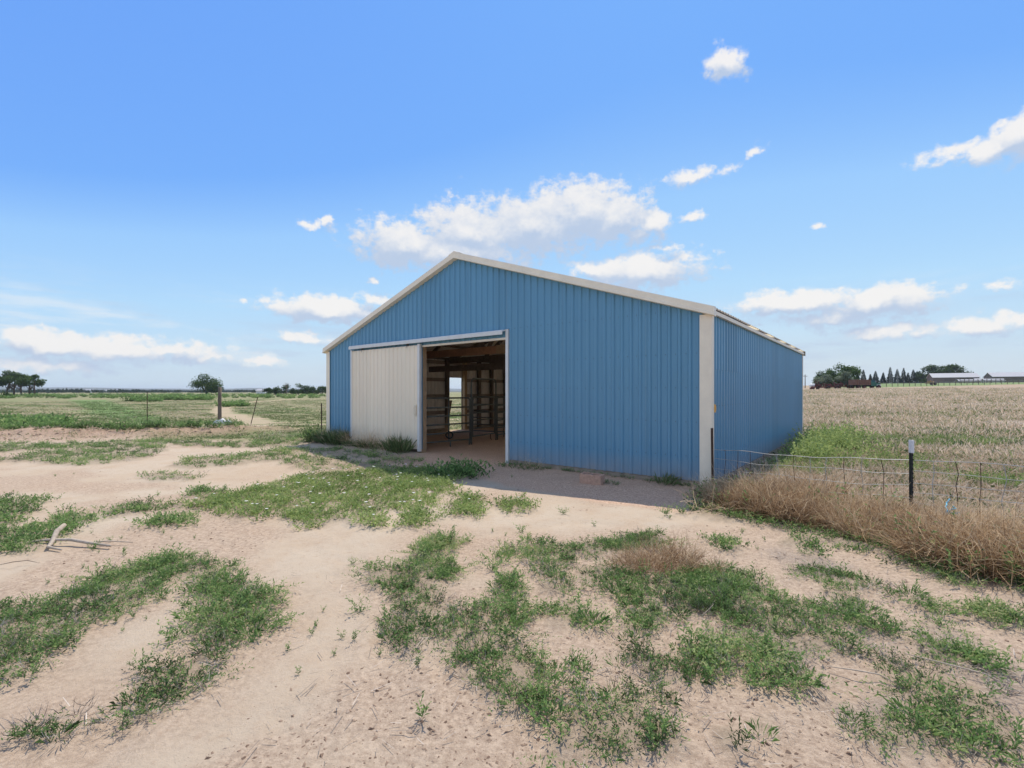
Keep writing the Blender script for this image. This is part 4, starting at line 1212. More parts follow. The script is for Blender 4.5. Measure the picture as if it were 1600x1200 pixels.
# ------------------------------------------------------------------ dead bush, dry weeds along the fence
TW = [twig_template(600 + i) for i in range(5)]
bxy = at(1040, 895)
rg = np.random.default_rng(4)
nb = 7
bx_a = bxy[0] + np.array([-0.34, -0.12, 0.12, 0.36, 0.0, 0.25, -0.2]); by_a = bxy[1] + np.array([0.05, 0.0, 0.05, 0.0, 0.2, 0.22, 0.18])
arr = scatter(TW, bx_a, by_a, np.array([0.65, 0.7, 0.75, 0.6, 0.7, 0.65, 0.6]), rg.normal(0, 0.06, nb) - 0.05, rg, zs=np.array([0.6, 0.65, 0.75, 0.65, 0.85, 0.8, 0.6]))
tris_obj('dead_bush', arr, G_DRY, 'low brown dead bush among green weeds right of centre', 'bush', kind='thing')

def along(path, n, rg, width):
    path = np.array(path); seg = np.linalg.norm(np.diff(path, axis=0), axis=1); cum = np.concatenate([[0], np.cumsum(seg)])
    t = rg.random(n) * cum[-1]; i = np.clip(np.searchsorted(cum, t) - 1, 0, len(seg) - 1)
    f = (t - cum[i]) / seg[i]; p = path[i] + (path[i + 1] - path[i]) * f[:, None]
    d = (path[i + 1] - path[i]) / seg[i][:, None]
    return p + np.stack([-d[:, 1], d[:, 0]], 1) * (rg.normal(size=n) * width)[:, None]
rg = np.random.default_rng(21)
FL = [at(1128, 790), at(1180, 800), at(1290, 828), at(1400, 850), at(1500, 876), at(1620, 905), at(1900, 960)]
q1 = along(FL, 125, rg, 0.16)
q2 = along([(a + 0.10, b + 0.42) for a, b in FL], 110, rg, 0.22)
q3 = along([(a + 0.25, b + 0.95) for a, b in FL], 70, rg, 0.25)
q = np.vstack([q1, q2, q3]); n = len(q)
bb = to_barn(q[:, 0], q[:, 1]); keep = ~((bb[0] < BW + 0.3) & (bb[1] > -0.4)); q = q[keep]; n = len(q)
big = 0.25 + fbm(q[:, 0] / 0.55 + 8, q[:, 1] / 0.55, 2); keep = fbm(q[:, 0] / 0.33 + 40, q[:, 1] / 0.33 + 3, 2) + 0.22 * rg.random(n) > 0.47
q, big = q[keep], big[keep]; n = len(q)
s = (0.30 + 0.75 * rg.random(n)) * (0.55 + 0.95 * big)
arr = scatter(TW, q[:, 0], q[:, 1], s, 0.9 * (fbm(q[:, 0] / 0.4, q[:, 1] / 0.4 + 9, 2) - 0.5) + rg.normal(0, 0.12, n), rg, zs=s * (0.75 + 0.4 * rg.random(n)))
dw = tris_obj('dry_weeds', arr, G_DRY, 'bank of brown dry tumbleweeds piled along the wire fence', 'dry weeds')
qs = along([(a + 0.1, b + 0.3) for a, b in FL], 90, rg, 0.45); bb = to_barn(qs[:, 0], qs[:, 1]); qs = qs[~((bb[0] < BW + 0.3) & (bb[1] > -0.4))]; n = len(qs)
ss = scatter([twig_template(640 + i, twigs=12, r=0.16, h=0.60, w=0.0032, seg=4) for i in range(4)], qs[:, 0], qs[:, 1], 0.6 + 0.6 * rg.random(n), rg.normal(0.35, 0.15, n), rg)
qg = along([(a + 0.05, b + 0.35) for a, b in FL], 70, rg, 0.5); bb = to_barn(qg[:, 0], qg[:, 1]); qg = qg[~((bb[0] < BW + 0.3) & (bb[1] > -0.4))]; n = len(qg)
ga = scatter([weed_template(660 + i, stems=7, lps=8, h=0.42, spread=0.16, leaf=0.08, lw=0.010) for i in range(3)], qg[:, 0], qg[:, 1], 0.5 + 0.6 * rg.random(n), rg.normal(0.0, 0.12, n), rg)
go_ = link('green_stems', big_mesh('green_stems', ga[0], ga[1], G_NEAR, {'tint': ga[2]}), dw); go_['kind'] = 'stuff'
so = link('pale_stalks', big_mesh('pale_stalks', ss[0], ss[1], G_DRY, {'tint': ss[2]}), dw); so['kind'] = 'stuff'

# ------------------------------------------------------------------ dry field beyond the fence, pasture on the left
TUFT = [tuft_template(700 + i, blades=11, h=0.30, spread=0.10, w=0.005, flop=0.9) for i in range(5)]
TUFT_FAR = [tuft_template(720 + i, blades=9, h=0.34, spread=0.30, w=0.012, flop=0.9) for i in range(4)]
def polar(n, a0, a1, r0, r1, rg, p=1.0):
    a = np.radians(a0 + (a1 - a0) * rg.random(n)); r = np.exp(np.log(r0) + (np.log(r1) - np.log(r0)) * rg.random(n) ** p)
    return r * np.sin(a), r * np.cos(a), r
rg = np.random.default_rng(31)
x, y, r = polar(35000, 20, 60, 5.2, 135, rg, 0.85)
k = (in_poly(FIELD_R, x, y) > 0.15); b0, b1 = to_barn(x, y); k &= ~((b0 < BW + 0.08) & (b0 > -0.1) & (b1 > -0.1) & (b1 < BL + 0.1))
x, y, r = x[k], y[k], r[k]; n = len(x)
gpatch = fbm(x / 3.4 + 50, y / 3.0 + 50, 4)
grn = sstep(0.50, 0.60, gpatch) * sstep(34, 12, r)
tint = np.where(rg.random(n) < grn * 0.8 + 0.03, -0.32 + 0.08 * rg.normal(size=n), 0.16 + 0.15 * rg.normal(size=n) + 0.45 * (fbm(x / 4.5 + 3, y / 4, 4) - 0.5))
s = (0.55 + 0.5 * rg.random(n)) * np.clip(0.75 + r / 55, 0.8, 2.4)
near = r < 16
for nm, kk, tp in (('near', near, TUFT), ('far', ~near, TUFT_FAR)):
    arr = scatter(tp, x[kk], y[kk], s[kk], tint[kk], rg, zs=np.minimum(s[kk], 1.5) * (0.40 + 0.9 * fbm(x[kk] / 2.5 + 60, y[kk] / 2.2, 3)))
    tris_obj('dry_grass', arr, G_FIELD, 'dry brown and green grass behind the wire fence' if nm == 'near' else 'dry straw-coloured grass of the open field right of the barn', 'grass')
# fresh green weeds along the right wall of the barn
rg = np.random.default_rng(33)
n = 150
b1 = 2.2 + 8.6 * rg.random(n) ** 0.8; b0 = BW + 0.3 + np.abs(rg.normal(0, 0.6, n)) + 0.2
x, y = from_barn(b0, b1)
TALL = [weed_template(800 + i, stems=10, lps=9, h=0.55, spread=0.26, leaf=0.12, lw=0.017) for i in range(4)]
sc_ = (0.5 + 0.6 * rg.random(n)) * np.where(b1 > 7.8, 1.15, np.where(b1 > 4, 0.95, 0.5))
arr = scatter(TALL, x, y, sc_, rg.normal(0, 0.12, n) + 0.22, rg)
tris_obj('wall_weeds', arr, G_BRIGHT, 'tall bright green weeds along the right side wall of the barn', 'weeds')
qf = np.array([at(1390, 725), at(1450, 700), at(1330, 705), at(1530, 760), at(1560, 765), at(1250, 742), at(1310, 735), at(1480, 690), at(1370, 690), at(1540, 700), at(1290, 700), at(1420, 740)])
x = np.concatenate([q_[0] + rg.normal(0, 0.35, 16) for q_ in qf]); y = np.concatenate([q_[1] + rg.normal(0, 0.3, 16) for q_ in qf])
arr = scatter(TALL, x, y, 0.35 + 0.2 * rg.random(len(x)), rg.normal(0, 0.1, len(x)), rg)
tris_obj('field_weeds', arr, G_BRIGHT, 'fresh green weeds in the dry grass behind the wire fence', 'weeds')
# pasture on the left
rg = np.random.default_rng(41)
x, y, r = polar(32000, -56, 2, 12.5, 110, rg, 0.85)
nzp = fbm(x / 1.1, y / 1.1, 4) - 0.5
fm = sstep(-0.6, 1.6, y + 0.25 * x - 13.2 + nzp * 4.0)
b0, b1 = to_barn(x, y)
bare = sstep(0.55, 0.66, fbm(x / 4 + 20, y / 2.0 + 9, 4))
k = (rg.random(len(x)) < fm * (1 - 0.8 * bare)) & ((b0 < -0.12) | (b1 > BL + 0.1)) & (np.exp(-(seg_dist(BERM, x, y + 0.25) / 0.7) ** 2) < 0.75 * rg.random(len(x)) + 0.2)
k &= seg_dist([(-12.6, 22.4), (-9.0, 23.4), (-6.0, 25.5), (-2.0, 30), (4, 38)], x, y) > 0.4
k &= seg_dist([(-13, 24.5), (-23, 37), (-38, 62), (-50, 110)], x, y) > 0.8 + 0.4 * rg.random(len(x))
x, y, r = x[k], y[k], r[k]; n = len(x)
g = fbm(x / 5 + 70, y / 3 + 10, 4)
grn = sstep(0.40, 0.56, g + 0.10 * sstep(40, 14, r))
MEAD = np.array([at(108, 625), at(165, 625), at(250, 652), at(232, 664), at(150, 652)])
grn = np.maximum(grn, sstep(-0.4, 0.4, in_poly(MEAD, x, y)))
tint = np.where(rg.random(n) < grn * 0.92, -0.30 + 0.09 * rg.normal(size=n), 0.10 + 0.15 * rg.normal(size=n))
s = (0.35 + 0.45 * rg.random(n)) * np.clip(0.7 + r / 60, 0.7, 1.5)
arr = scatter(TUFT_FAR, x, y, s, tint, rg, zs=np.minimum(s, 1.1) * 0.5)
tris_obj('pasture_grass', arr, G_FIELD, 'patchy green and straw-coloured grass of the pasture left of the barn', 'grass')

# tall grass and dry stalks at the foot of the sliding door
LONG = [tuft_template(900 + i, blades=46, h=0.55, spread=0.16, w=0.006, droop=0.35, flop=0.6) for i in range(3)]
rg = np.random.default_rng(51)
a = np.concatenate([rg.normal(0.55, 0.35, 8), rg.normal(1.25, 0.15, 5), 1.7 + 2.6 * rg.random(16), rg.normal(4.2, 0.12, 6)]); b = -0.20 - 0.30 * rg.random(len(a))
x, y = from_barn(a, b); s = np.concatenate([0.9 + 0.3 * rg.random(8), 1.1 + 0.2 * rg.random(5), 0.45 + 0.3 * rg.random(16), 1.0 + 0.15 * rg.random(6)])
arr = scatter(LONG, x, y, s, -0.30 + rg.normal(0, 0.06, len(x)), rg)
tris_obj('door_grass', arr, G_FIELD, 'tall dark green grass clumps at the foot of the sliding door', 'grass')
a = np.concatenate([1.5 + 2.7 * rg.random(14), rg.normal(0.5, 0.3, 5)]); b = -0.25 - 0.2 * rg.random(len(a)); x, y = from_barn(a, b)
STALK = [twig_template(950 + i, twigs=40, r=0.16, h=0.62, w=0.003) for i in range(3)]
arr = scatter(STALK, x, y, 0.9 + 0.4 * rg.random(len(x)), 0.3 + rg.normal(0, 0.1, len(x)), rg)
tris_obj('dry_stalks', arr, G_DRY, 'dry pale weed stalks standing against the sliding door', 'weeds')
# plants along the front wall
def clump(name, tp, spots, scl, tint, m, label, cat='plant'):
    rg = np.random.default_rng(len(label))
    x = np.array([p[0] for p in spots]); y = np.array([p[1] for p in spots])
    arr = scatter(tp, x, y, np.array(scl, float), np.full(len(x), tint) + rg.normal(0, 0.05, len(x)), rg)
    tris_obj(name, arr, m, label, cat, kind='thing')
clump('grass_clump', LONG, [from_barn(BW - 0.72, -0.22), from_barn(BW - 0.62, -0.2)], (0.62, 0.55), -0.2, G_FIELD, 'grass clump at the blue wall beside the right corner trim', 'grass')
clump('green_shrub', WEEDS_MID, [(at(722, 742)[0] + dx, at(722, 742)[1] + dy) for dx, dy in rng.normal(0, 0.22, (26, 2))], 1.2 + 1.4 * rng.random(26), -0.05, G_NEAR, 'dark green leafy clump before the open doorway', 'weeds')
clump('low_weed', WEEDS_MID, [from_barn(DX1 + 0.1 + 1.1 * t, -0.12 - 0.18 * (i % 3)) for i, t in enumerate(np.linspace(0, 1, 20))], 0.5 + 0.5 * rng.random(20), -0.15, G_NEAR, 'low dark weeds at the foot of the wall right of the doorway', 'weeds')
clump('low_weed', WEEDS_MID, [from_barn(BW - 2.0 + 1.2 * t, -0.62 - 0.10 * (i % 3)) for i, t in enumerate(np.linspace(0, 0.55, 12))], 0.35 + 0.3 * rng.random(12), -0.2, G_NEAR, 'thin dark weed mat in the barn shadow below the wall', 'weeds')
clump('low_weed', WEEDS_MID, [from_barn(DX1 + 1.2 + 3.0 * t, -0.06 - 0.05 * (i % 2)) for i, t in enumerate(np.sort(rng.random(26)))], 0.35 + 0.45 * rng.random(26), -0.1, G_NEAR, 'sparse weeds along the base board behind the concrete block', 'weeds')
clump('dry_stalk_heap', STALK, [from_barn(DX1 + 0.85, -0.35), from_barn(DX1 + 1.1, -0.3)], (0.62, 0.55), 0.35, G_DRY, 'small heap of pale dry stalks against the wall right of the doorway', 'weeds')
clump('green_shrub', WEEDS_MID, [from_barn(BW + 0.05 + 0.4 * t, -0.25 - 0.3 * (i % 3)) for i, t in enumerate(np.linspace(0, 1, 16))], 1.0 + 0.8 * rng.random(16), -0.2, G_NEAR, 'dark green weeds in shadow at the barn corner post', 'weeds')
clump('leafy_bush', TALL, [from_barn(-0.25 + dx, -0.45 + dy) for dx, dy in rng.normal(0, 0.25, (9, 2))], 0.7 + 0.4 * rng.random(9), -0.35, G_NEAR, 'dark leafy bush at the left corner of the barn', 'bush')

# litter of grey straw, clods and twigs
rg = np.random.default_rng(61)
def straw(n, L=0.09):
    V0 = np.array([[-L / 2, -0.0016, 0.004], [L / 2, -0.0012, 0.010], [L / 2, 0.0012, 0.010], [-L / 2, 0.0016, 0.004]])
    return V0, np.array([[0, 1, 2], [0, 2, 3]]), np.full(4, 0.5)
ql = fill(LITTER, 1100, rg, edge=0.25, cover=0.4)
allp = [P for k in ('hook', 'fork', 'middle', 'bottom', 'right') for P in PATCHES[k]]
ql2 = fill(allp, 190, rg, edge=0.02, cover=0.3)
xx, yy, r_ = polar(9000, -50, 50, 2.2, 9, rg); kk = (in_poly(FIELD_R, xx, yy) < -0.4); kk &= fbm(xx / 0.9 + 3, yy / 0.9, 3) > 0.5
q = np.vstack([ql, ql2, np.stack([xx[kk], yy[kk]], 1)[:350]])
bb = to_barn(q[:, 0], q[:, 1]); q = q[~((bb[0] > 0) & (bb[0] < BW) & (bb[1] > -0.2))]
n = len(q)
arr = scatter([straw(0, 0.06), straw(0, 0.09), straw(0, 0.04)], q[:, 0], q[:, 1], 0.6 + 0.9 * rg.random(n), rg.normal(0, 0.25, n), rg, dz=0.012, zs=0.5 + 3.0 * rg.random(n) ** 3)
tris_obj('straw_litter', arr, G_LITTER, 'grey dead straw and twigs strewn over the sand', 'litter')
oct_v = np.array([[1, 0, 0], [0, 1, 0], [-1, 0, 0], [0, -1, 0], [0, 0, .8], [0, 0, -.5]]) * 0.012
oct_t = np.array([[0, 1, 4], [1, 2, 4], [2, 3, 4], [3, 0, 4]])
STN = [(oct_v * np.array([1, .7, .7]) + np.random.default_rng(i).normal(0, 0.002, (6, 3)), oct_t, np.full(6, 0.5)) for i in range(4)]
x, y, r_ = polar(30000, -52, 50, 2.0, 14, rg)
k = (in_poly(FIELD_R, x, y) < -0.2) & (fbm(x / 1.9 + 12, y / 1.2 + 30, 4) + 0.09 * sstep(0.3, 2.0, x) + 0.16 * rg.random(len(x)) > 0.60); b0, b1 = to_barn(x, y); k &= ~((b0 > 0) & (b0 < BW) & (b1 > 0))
x, y = x[k], y[k]; n = len(x)
arr = scatter(STN, x, y, 0.22 + 1.2 * rg.random(n) ** 5, rg.normal(-0.05, 0.25, n), rg)
G_CLOD = leaf_mat('clod', [(0.0, (0.15, 0.10, 0.075)), (0.5, (0.30, 0.22, 0.165)), (1.0, (0.48, 0.38, 0.30))], 0.0)
tris_obj('pebbles', arr, G_CLOD, 'small clods and pebbles lying on the sand', 'pebbles')

def branch(px, py, forks, label, m='pale_twig', rz=0.0, name='dead_branch'):
    x, y = at(px, py)
    mb = MB()
    for pts, r in forks: mb.tube(pts, r, 7)
    o = tag(mb.build(name, MT[m], None, True), label, 'branch'); o.location = (x, y, z_at(x, y) + 0.01); o.rotation_euler = (0, 0, rz)
branch(72, 852, [([(-0.04, 0.25, 0.16), (-0.02, 0.14, 0.12), (0.04, 0.02, 0.03), (0.1, -0.08, 0.02), (0.30, -0.14, 0.01)], [0.022, 0.026, 0.022, 0.016, 0.008]),
                 ([(-0.35, 0.0, 0.02), (-0.05, 0.06, 0.05), (0.2, 0.07, 0.05), (0.45, 0.02, 0.03), (0.72, -0.03, 0.015)], [0.008, 0.014, 0.018, 0.017, 0.012]),
                 ([(0.45, 0.02, 0.03), (0.6, 0.09, 0.03), (0.85, 0.10, 0.01)], [0.01, 0.007, 0.004])], 'bleached forked dead branch lying on the weeds at the left')
for (px, py, L, rz, lab) in ((830, 1093, 0.22, 0.1, 'short dark stick at the lower tip of the forked patch'), (25, 882, 0.32, 0.3, 'thin stick on the sand at the left edge'),
                             (312, 1087, 0.07, 0.9, 'tiny dark stick right of the hook-shaped patch'), (1500, 1060, 0.5, -0.9, 'pale stalk lying in the grey straw at lower right'),
                             (1350, 1068, 0.35, -0.6, 'pale dry stalk lying at the bottom right'), (1120, 955, 0.45, 0.7, 'pale thin stick on the weeds below the dead bush')):
    branch(px, py, [([(-L / 2, 0, 0.02), (-L * 0.1, 0.02 * L, 0.04), (L * 0.2, 0.12 * L, 0.035), (L / 2, 0.02 * L, 0.015)], [0.002, 0.004, 0.0035, 0.0015])], lab, rz=rz, m='pale_twig' if 'pale' in lab else 'grey_wood', name='stick')

# ------------------------------------------------------------------ distant trees
def spot(px, d, base_py=None):
    """a place seen in the direction of px at distance d; the ground there gives its height"""
    x = (px - 800) / F * d
    return x, d, z_at(x, d)

def tree(name, px, d, h, w, label, cat='tree', lobes=9, leaves=1500, leaf=0.5, m=None, low=0.25, group=None, seed=0, tint=0.0, trunks=1, zoff=0.0):
    x0, y0, z0 = spot(px, d)
    rg = np.random.default_rng(seed + int(px))
    t = tag(empty(name, (x0, y0, z0 + zoff)), label, cat, group)
    cs = []
    for i in range(lobes):
        a = rg.random() * 6.283; rr_ = math.sqrt(rg.random()) * 0.38 * w
        zc = h * (low + 0.12 + (0.80 - low) * rg.random() * (1 - 0.5 * (rr_ / (0.36 * w)) ** 2))
        cs.append((np.array([math.cos(a) * rr_, math.sin(a) * rr_, zc]), w * (0.10 + 0.085 * rg.random())))
    cs.append((np.array([0, 0, h * 0.80]), w * 0.17))
    tr = MB()
    for k in range(trunks):
        ox = (k - (trunks - 1) / 2) * w * 0.22
        r0 = 0.045 * h * (0.8 if trunks > 1 else 1.0)
        tr.tube([(ox * 1.1, 0, -0.4), (ox, 0, h * low * 0.8), (ox * 0.7, 0.1, h * 0.55)], [r0, r0 * 0.75, r0 * 0.4], 7)
        for c, r in cs[k::trunks][:5]:
            s0 = np.array([ox, 0, h * low * (0.6 + 0.4 * rg.random())])
            tr.tube([s0, s0 * 0.5 + c * 0.5 + [0, 0, 0.04 * h], c], [r0 * 0.5, r0 * 0.3, r0 * 0.1], 5)
    tr.build('trunk', MT['bark'], t, True)
    B, TN = [], []
    per = leaves // len(cs)
    for c, r in cs:
        v = unit(rg.normal(size=(per, 3))) * (r * (0.45 + 0.55 * rg.random(per) ** 0.5) * (1 + 0.25 * rg.normal(size=per)))[:, None]
        v[:, 2] *= 0.8
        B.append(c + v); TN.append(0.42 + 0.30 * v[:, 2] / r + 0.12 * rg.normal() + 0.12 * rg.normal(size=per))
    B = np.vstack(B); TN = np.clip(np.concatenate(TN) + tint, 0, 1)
    D = unit(rg.normal(size=B.shape)); L = leaf * (0.6 + 0.8 * rg.random(len(B)))
    V, T = leaf_quads(B, D, L, L * 0.38, rg)
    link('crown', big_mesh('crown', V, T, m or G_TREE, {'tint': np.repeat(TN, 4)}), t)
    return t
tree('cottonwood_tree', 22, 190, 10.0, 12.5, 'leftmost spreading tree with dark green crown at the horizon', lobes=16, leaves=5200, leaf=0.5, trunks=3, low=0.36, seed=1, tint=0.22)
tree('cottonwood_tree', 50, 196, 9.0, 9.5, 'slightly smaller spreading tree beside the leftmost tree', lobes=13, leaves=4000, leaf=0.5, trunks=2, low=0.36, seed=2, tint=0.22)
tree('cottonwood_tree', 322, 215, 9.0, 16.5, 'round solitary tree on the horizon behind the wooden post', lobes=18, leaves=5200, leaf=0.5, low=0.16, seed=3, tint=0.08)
tree('shrub', 8, 120, 1.5, 4.5, 'dark shrub at the left edge below the trees', 'shrub', lobes=6, leaves=700, leaf=0.25, low=0.05, seed=4)
for i, (px, h, w) in enumerate(((420, 3.4, 6), (434, 4.0, 6), (448, 5.2, 8), (466, 5.8, 8), (478, 4.6, 7), (490, 3.8, 7), (503, 4.4, 7))):
    tree('hedgerow_tree', px, 232, h, w, ['leftmost low tree of the distant row beside the barn', 'second low tree from the left in the distant row', 'third tree of the distant row left of the barn', 'tallest tree of the distant row left of the barn',
         'tree right of the tallest one in the distant row', 'sixth low tree of the distant row left of the barn', 'last tree of the distant row, next to the barn corner'][i], lobes=7, leaves=800, low=0.05, group='low trees in a distant row left of the barn', seed=20 + i, tint=0.05)
ds = MB(); xx, yy, zz = spot(449, 230)
ds.tube([(0, 0, -0.3), (0.1, 0, 3.0), (0.0, 0, 5.2)], [0.22, 0.16, 0.06], 6)
for a, b in ((1.3, 1.9), (-1.5, 1.6), (0.7, 2.2), (-0.6, 2.3)): ds.tube([(0.08, 0, 3.0), (a * 0.6, 0.2, 3.0 + b * 0.7), (a, 0, 3.4 + b)], [0.13, 0.09, 0.03], 5)
snag = tag(empty('dead_tree', (xx, yy - 1, zz + 0.4)), 'bare dead tree sticking up from the distant row of trees', 'tree'); ds.build('trunk', MT['grey_wood'], snag)
# low sage and weeds dotted over the pasture
rs = np.random.default_rng(91)
TS = [weed_template(980 + i, stems=14, lps=7, h=0.6, spread=0.5, leaf=0.26, lw=0.05) for i in range(3)]
def shrub_rows(px0, px1, d0, d1, n, s, rg):
    d = d0 + (d1 - d0) * rg.random(n); x = ((px0 + (px1 - px0) * rg.random(n)) - 800) / F * d
    return x, d, s * (0.6 + 0.8 * rg.random(n))
parts_ = [shrub_rows(250, 330, 88, 105, 70, 1.5, rs), shrub_rows(345, 390, 50, 56, 26, 1.0, rs), shrub_rows(0, 510, 110, 240, 320, 1.5, rs), shrub_rows(200, 260, 75, 95, 30, 1.2, rs), shrub_rows(0, 100, 21, 25, 60, 0.7, rs)]
x, y, s = [np.concatenate(a) for a in zip(*parts_)]
arr = scatter(TS, x, y, s, rs.normal(0, 0.12, len(x)) - 0.05, rs, zs=s * 0.8)
tris_obj('pasture_shrubs', arr, G_NEAR, 'low dark weeds and sage dotted over the pasture left of the barn', 'shrubs')

# ------------------------------------------------------------------ the farm on the right
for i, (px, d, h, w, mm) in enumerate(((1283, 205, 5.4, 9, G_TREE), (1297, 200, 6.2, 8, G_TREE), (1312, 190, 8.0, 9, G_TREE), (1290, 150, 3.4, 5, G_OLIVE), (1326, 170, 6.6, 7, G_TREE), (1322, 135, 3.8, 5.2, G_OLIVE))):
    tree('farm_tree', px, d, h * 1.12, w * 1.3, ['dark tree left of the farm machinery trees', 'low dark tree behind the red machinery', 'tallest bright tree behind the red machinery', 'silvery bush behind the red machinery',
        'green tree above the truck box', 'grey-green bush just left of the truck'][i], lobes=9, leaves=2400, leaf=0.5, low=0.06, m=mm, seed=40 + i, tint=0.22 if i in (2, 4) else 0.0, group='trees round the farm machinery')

def spruce(px, d, h, w, lab, seed):
    x0, y0, z0 = spot(px, d); rg = np.random.default_rng(seed)
    t = tag(empty('spruce_tree', (x0, y0, z0)), lab, 'tree', 'row of spruces by the farm')
    MB().tube([(0, 0, -0.3), (0, 0, h * 0.4), (0, 0, h * 0.95)], [0.16, 0.1, 0.02], 6).build('trunk', MT['bark'], t)
    n = 1300
    f = rg.random(n) ** 0.75; z = h * (0.08 + 0.92 * (1 - f)); lay = 0.75 + 0.25 * np.sin(z * 7 / 1.0)
    a = rg.random(n) * 6.283; rr_ = w / 2 * f * lay * np.sqrt(rg.random(n)) * 1.0
    B = np.stack([np.cos(a) * rr_, np.sin(a) * rr_, z], 1)
    D = unit(np.stack([np.cos(a), np.sin(a), np.full(n, -0.25)], 1) + rg.normal(0, 0.25, (n, 3))); L = 0.8 * (0.5 + rg.random(n) * 0.7) * (0.5 + 0.6 * f)
    V, T = leaf_quads(B, D, L, L * 0.3, rg)
    link('crown', big_mesh('crown', V, T, G_SPRUCE, {'tint': np.repeat(np.clip(0.4 + 0.2 * rg.normal(size=n), 0, 1), 4)}), t)
SP = [(1340, 5.4, 2.2), (1349, 6.0, 3.2), (1360, 4.2, 2.0), (1368, 5.4, 3.6), (1380, 4.8, 2.8), (1391, 7.0, 3.2), (1402, 6.2, 3.8), (1412, 6.6, 3.4), (1419, 4.8, 2.6), (1427, 6.0, 3.8)]
ORD = ['first', 'second', 'third', 'fourth', 'fifth', 'sixth', 'seventh', 'eighth', 'ninth', 'last']
for i, (px, h, w) in enumerate(SP): spruce(px, 285, h * 1.55, w * 1.45, ORD[i] + ' dark spruce from the left in the row by the farm', 300 + i)
spruce(1525, 300, 4.2, 2.2, 'single dark spruce between the two brown farm sheds', 333)
for i, (px, h, w) in enumerate(((1447, 8.6, 11), (1460, 9.4, 12), (1474, 9.2, 12), (1487, 9.4, 12), (1500, 8.6, 11), (1440, 5.2, 8))):
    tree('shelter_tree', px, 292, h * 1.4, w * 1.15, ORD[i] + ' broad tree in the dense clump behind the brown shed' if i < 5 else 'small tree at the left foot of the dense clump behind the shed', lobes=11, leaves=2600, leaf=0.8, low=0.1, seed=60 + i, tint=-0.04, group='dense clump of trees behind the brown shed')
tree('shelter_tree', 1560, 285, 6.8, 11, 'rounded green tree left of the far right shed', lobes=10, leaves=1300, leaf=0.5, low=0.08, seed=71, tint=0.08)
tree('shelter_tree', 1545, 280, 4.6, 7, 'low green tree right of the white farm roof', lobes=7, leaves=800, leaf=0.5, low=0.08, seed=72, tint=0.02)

BROWN = mat('brown_shed_wall', (0.20, 0.155, 0.14), 0.8, var=0.2, vscale=0.6)
SILVER = mat('pale_shed_roof', (0.40, 0.40, 0.42), 0.5, metal=0.0, var=0.1, vscale=0.4)
WHITE = mat('white_shed_wall', (0.72, 0.72, 0.70), 0.7, var=0.1, vscale=0.7)
def shed(px0, px1, d, wh, rh, wid, ang, label, wm, rm, L=None, doors=1):
    x0, y0, z0 = spot(px0, d)
    t = tag(empty('farm_shed', (x0, y0, z0 - 0.2), ang), label, 'shed')
    L = L or (px1 - px0) / F * d
    # ridge runs along local x; gable ends at x = 0 and x = L
    w = MB()
    w.add([(0, 0, 0), (L, 0, 0), (L, wid, 0), (0, wid, 0), (0, 0, wh), (L, 0, wh), (L, wid, wh), (0, wid, wh), (0, wid / 2, rh), (L, wid / 2, rh)],
          [(0, 1, 5, 4), (1, 2, 6, 9, 5), (2, 3, 7, 6), (3, 0, 4, 8, 7)])
    w.build('wall', wm, t)
    r = MB(); o = 0.4
    k = (rh - wh) / (wid / 2)
    for s in (0, 1):
        ys = (-o, wid / 2) if s == 0 else (wid + o, wid / 2); zs = (wh - o * k + 0.05, rh + 0.05)
        vs = [(-o, ys[0], zs[0]), (L + o, ys[0], zs[0]), (L + o, ys[1], zs[1]), (-o, ys[1], zs[1])]
        vs += [(a, b, c + 0.12) for a, b, c in vs]
        r.add(vs, [(3, 2, 1, 0), (4, 5, 6, 7), (0, 1, 5, 4), (1, 2, 6, 5), (2, 3, 7, 6), (3, 0, 4, 7)])
    r.build('roof', rm, t)
    for i in range(doors):
        xx = L * (i + 1) / (doors + 1)
        dd = MB(); dd.box(xx - 1.6, xx + 1.6, -0.06, -0.01, 0, wh * 0.8); dd.build('door', mat('shed_door', (0.15, 0.12, 0.11), 0.8), t)
    return t
shed(1458, 1530, 262, 3.8, 6.2, 13, R(-30), 'large brown farm shed with pale metal roof, the left of two', BROWN, SILVER, L=19, doors=2)
shed(1552, 1660, 240, 3.6, 5.8, 13, R(-30), 'brown farm shed with pale roof at the right edge of the picture', BROWN, SILVER, L=26, doors=2)
shed(1527, 1542, 250, 2.0, 3.0, 5, R(-20), 'small white-roofed shed between the two brown sheds', WHITE, SILVER, L=6)
shed(1500, 1520, 215, 0.9, 1.6, 4, R(-25), 'low grey shelter in front of the left brown shed', BROWN, SILVER, L=7, doors=0)
shed(1540, 1560, 215, 0.9, 1.8, 4, R(-25), 'low pale shelter between the brown sheds', WHITE, SILVER, L=6.5, doors=0)
shed(400, 412, 330, 2.2, 3.4, 6, R(5), 'tiny white-roofed shed at the horizon left of the row of trees', WHITE, SILVER, L=6, doors=0)

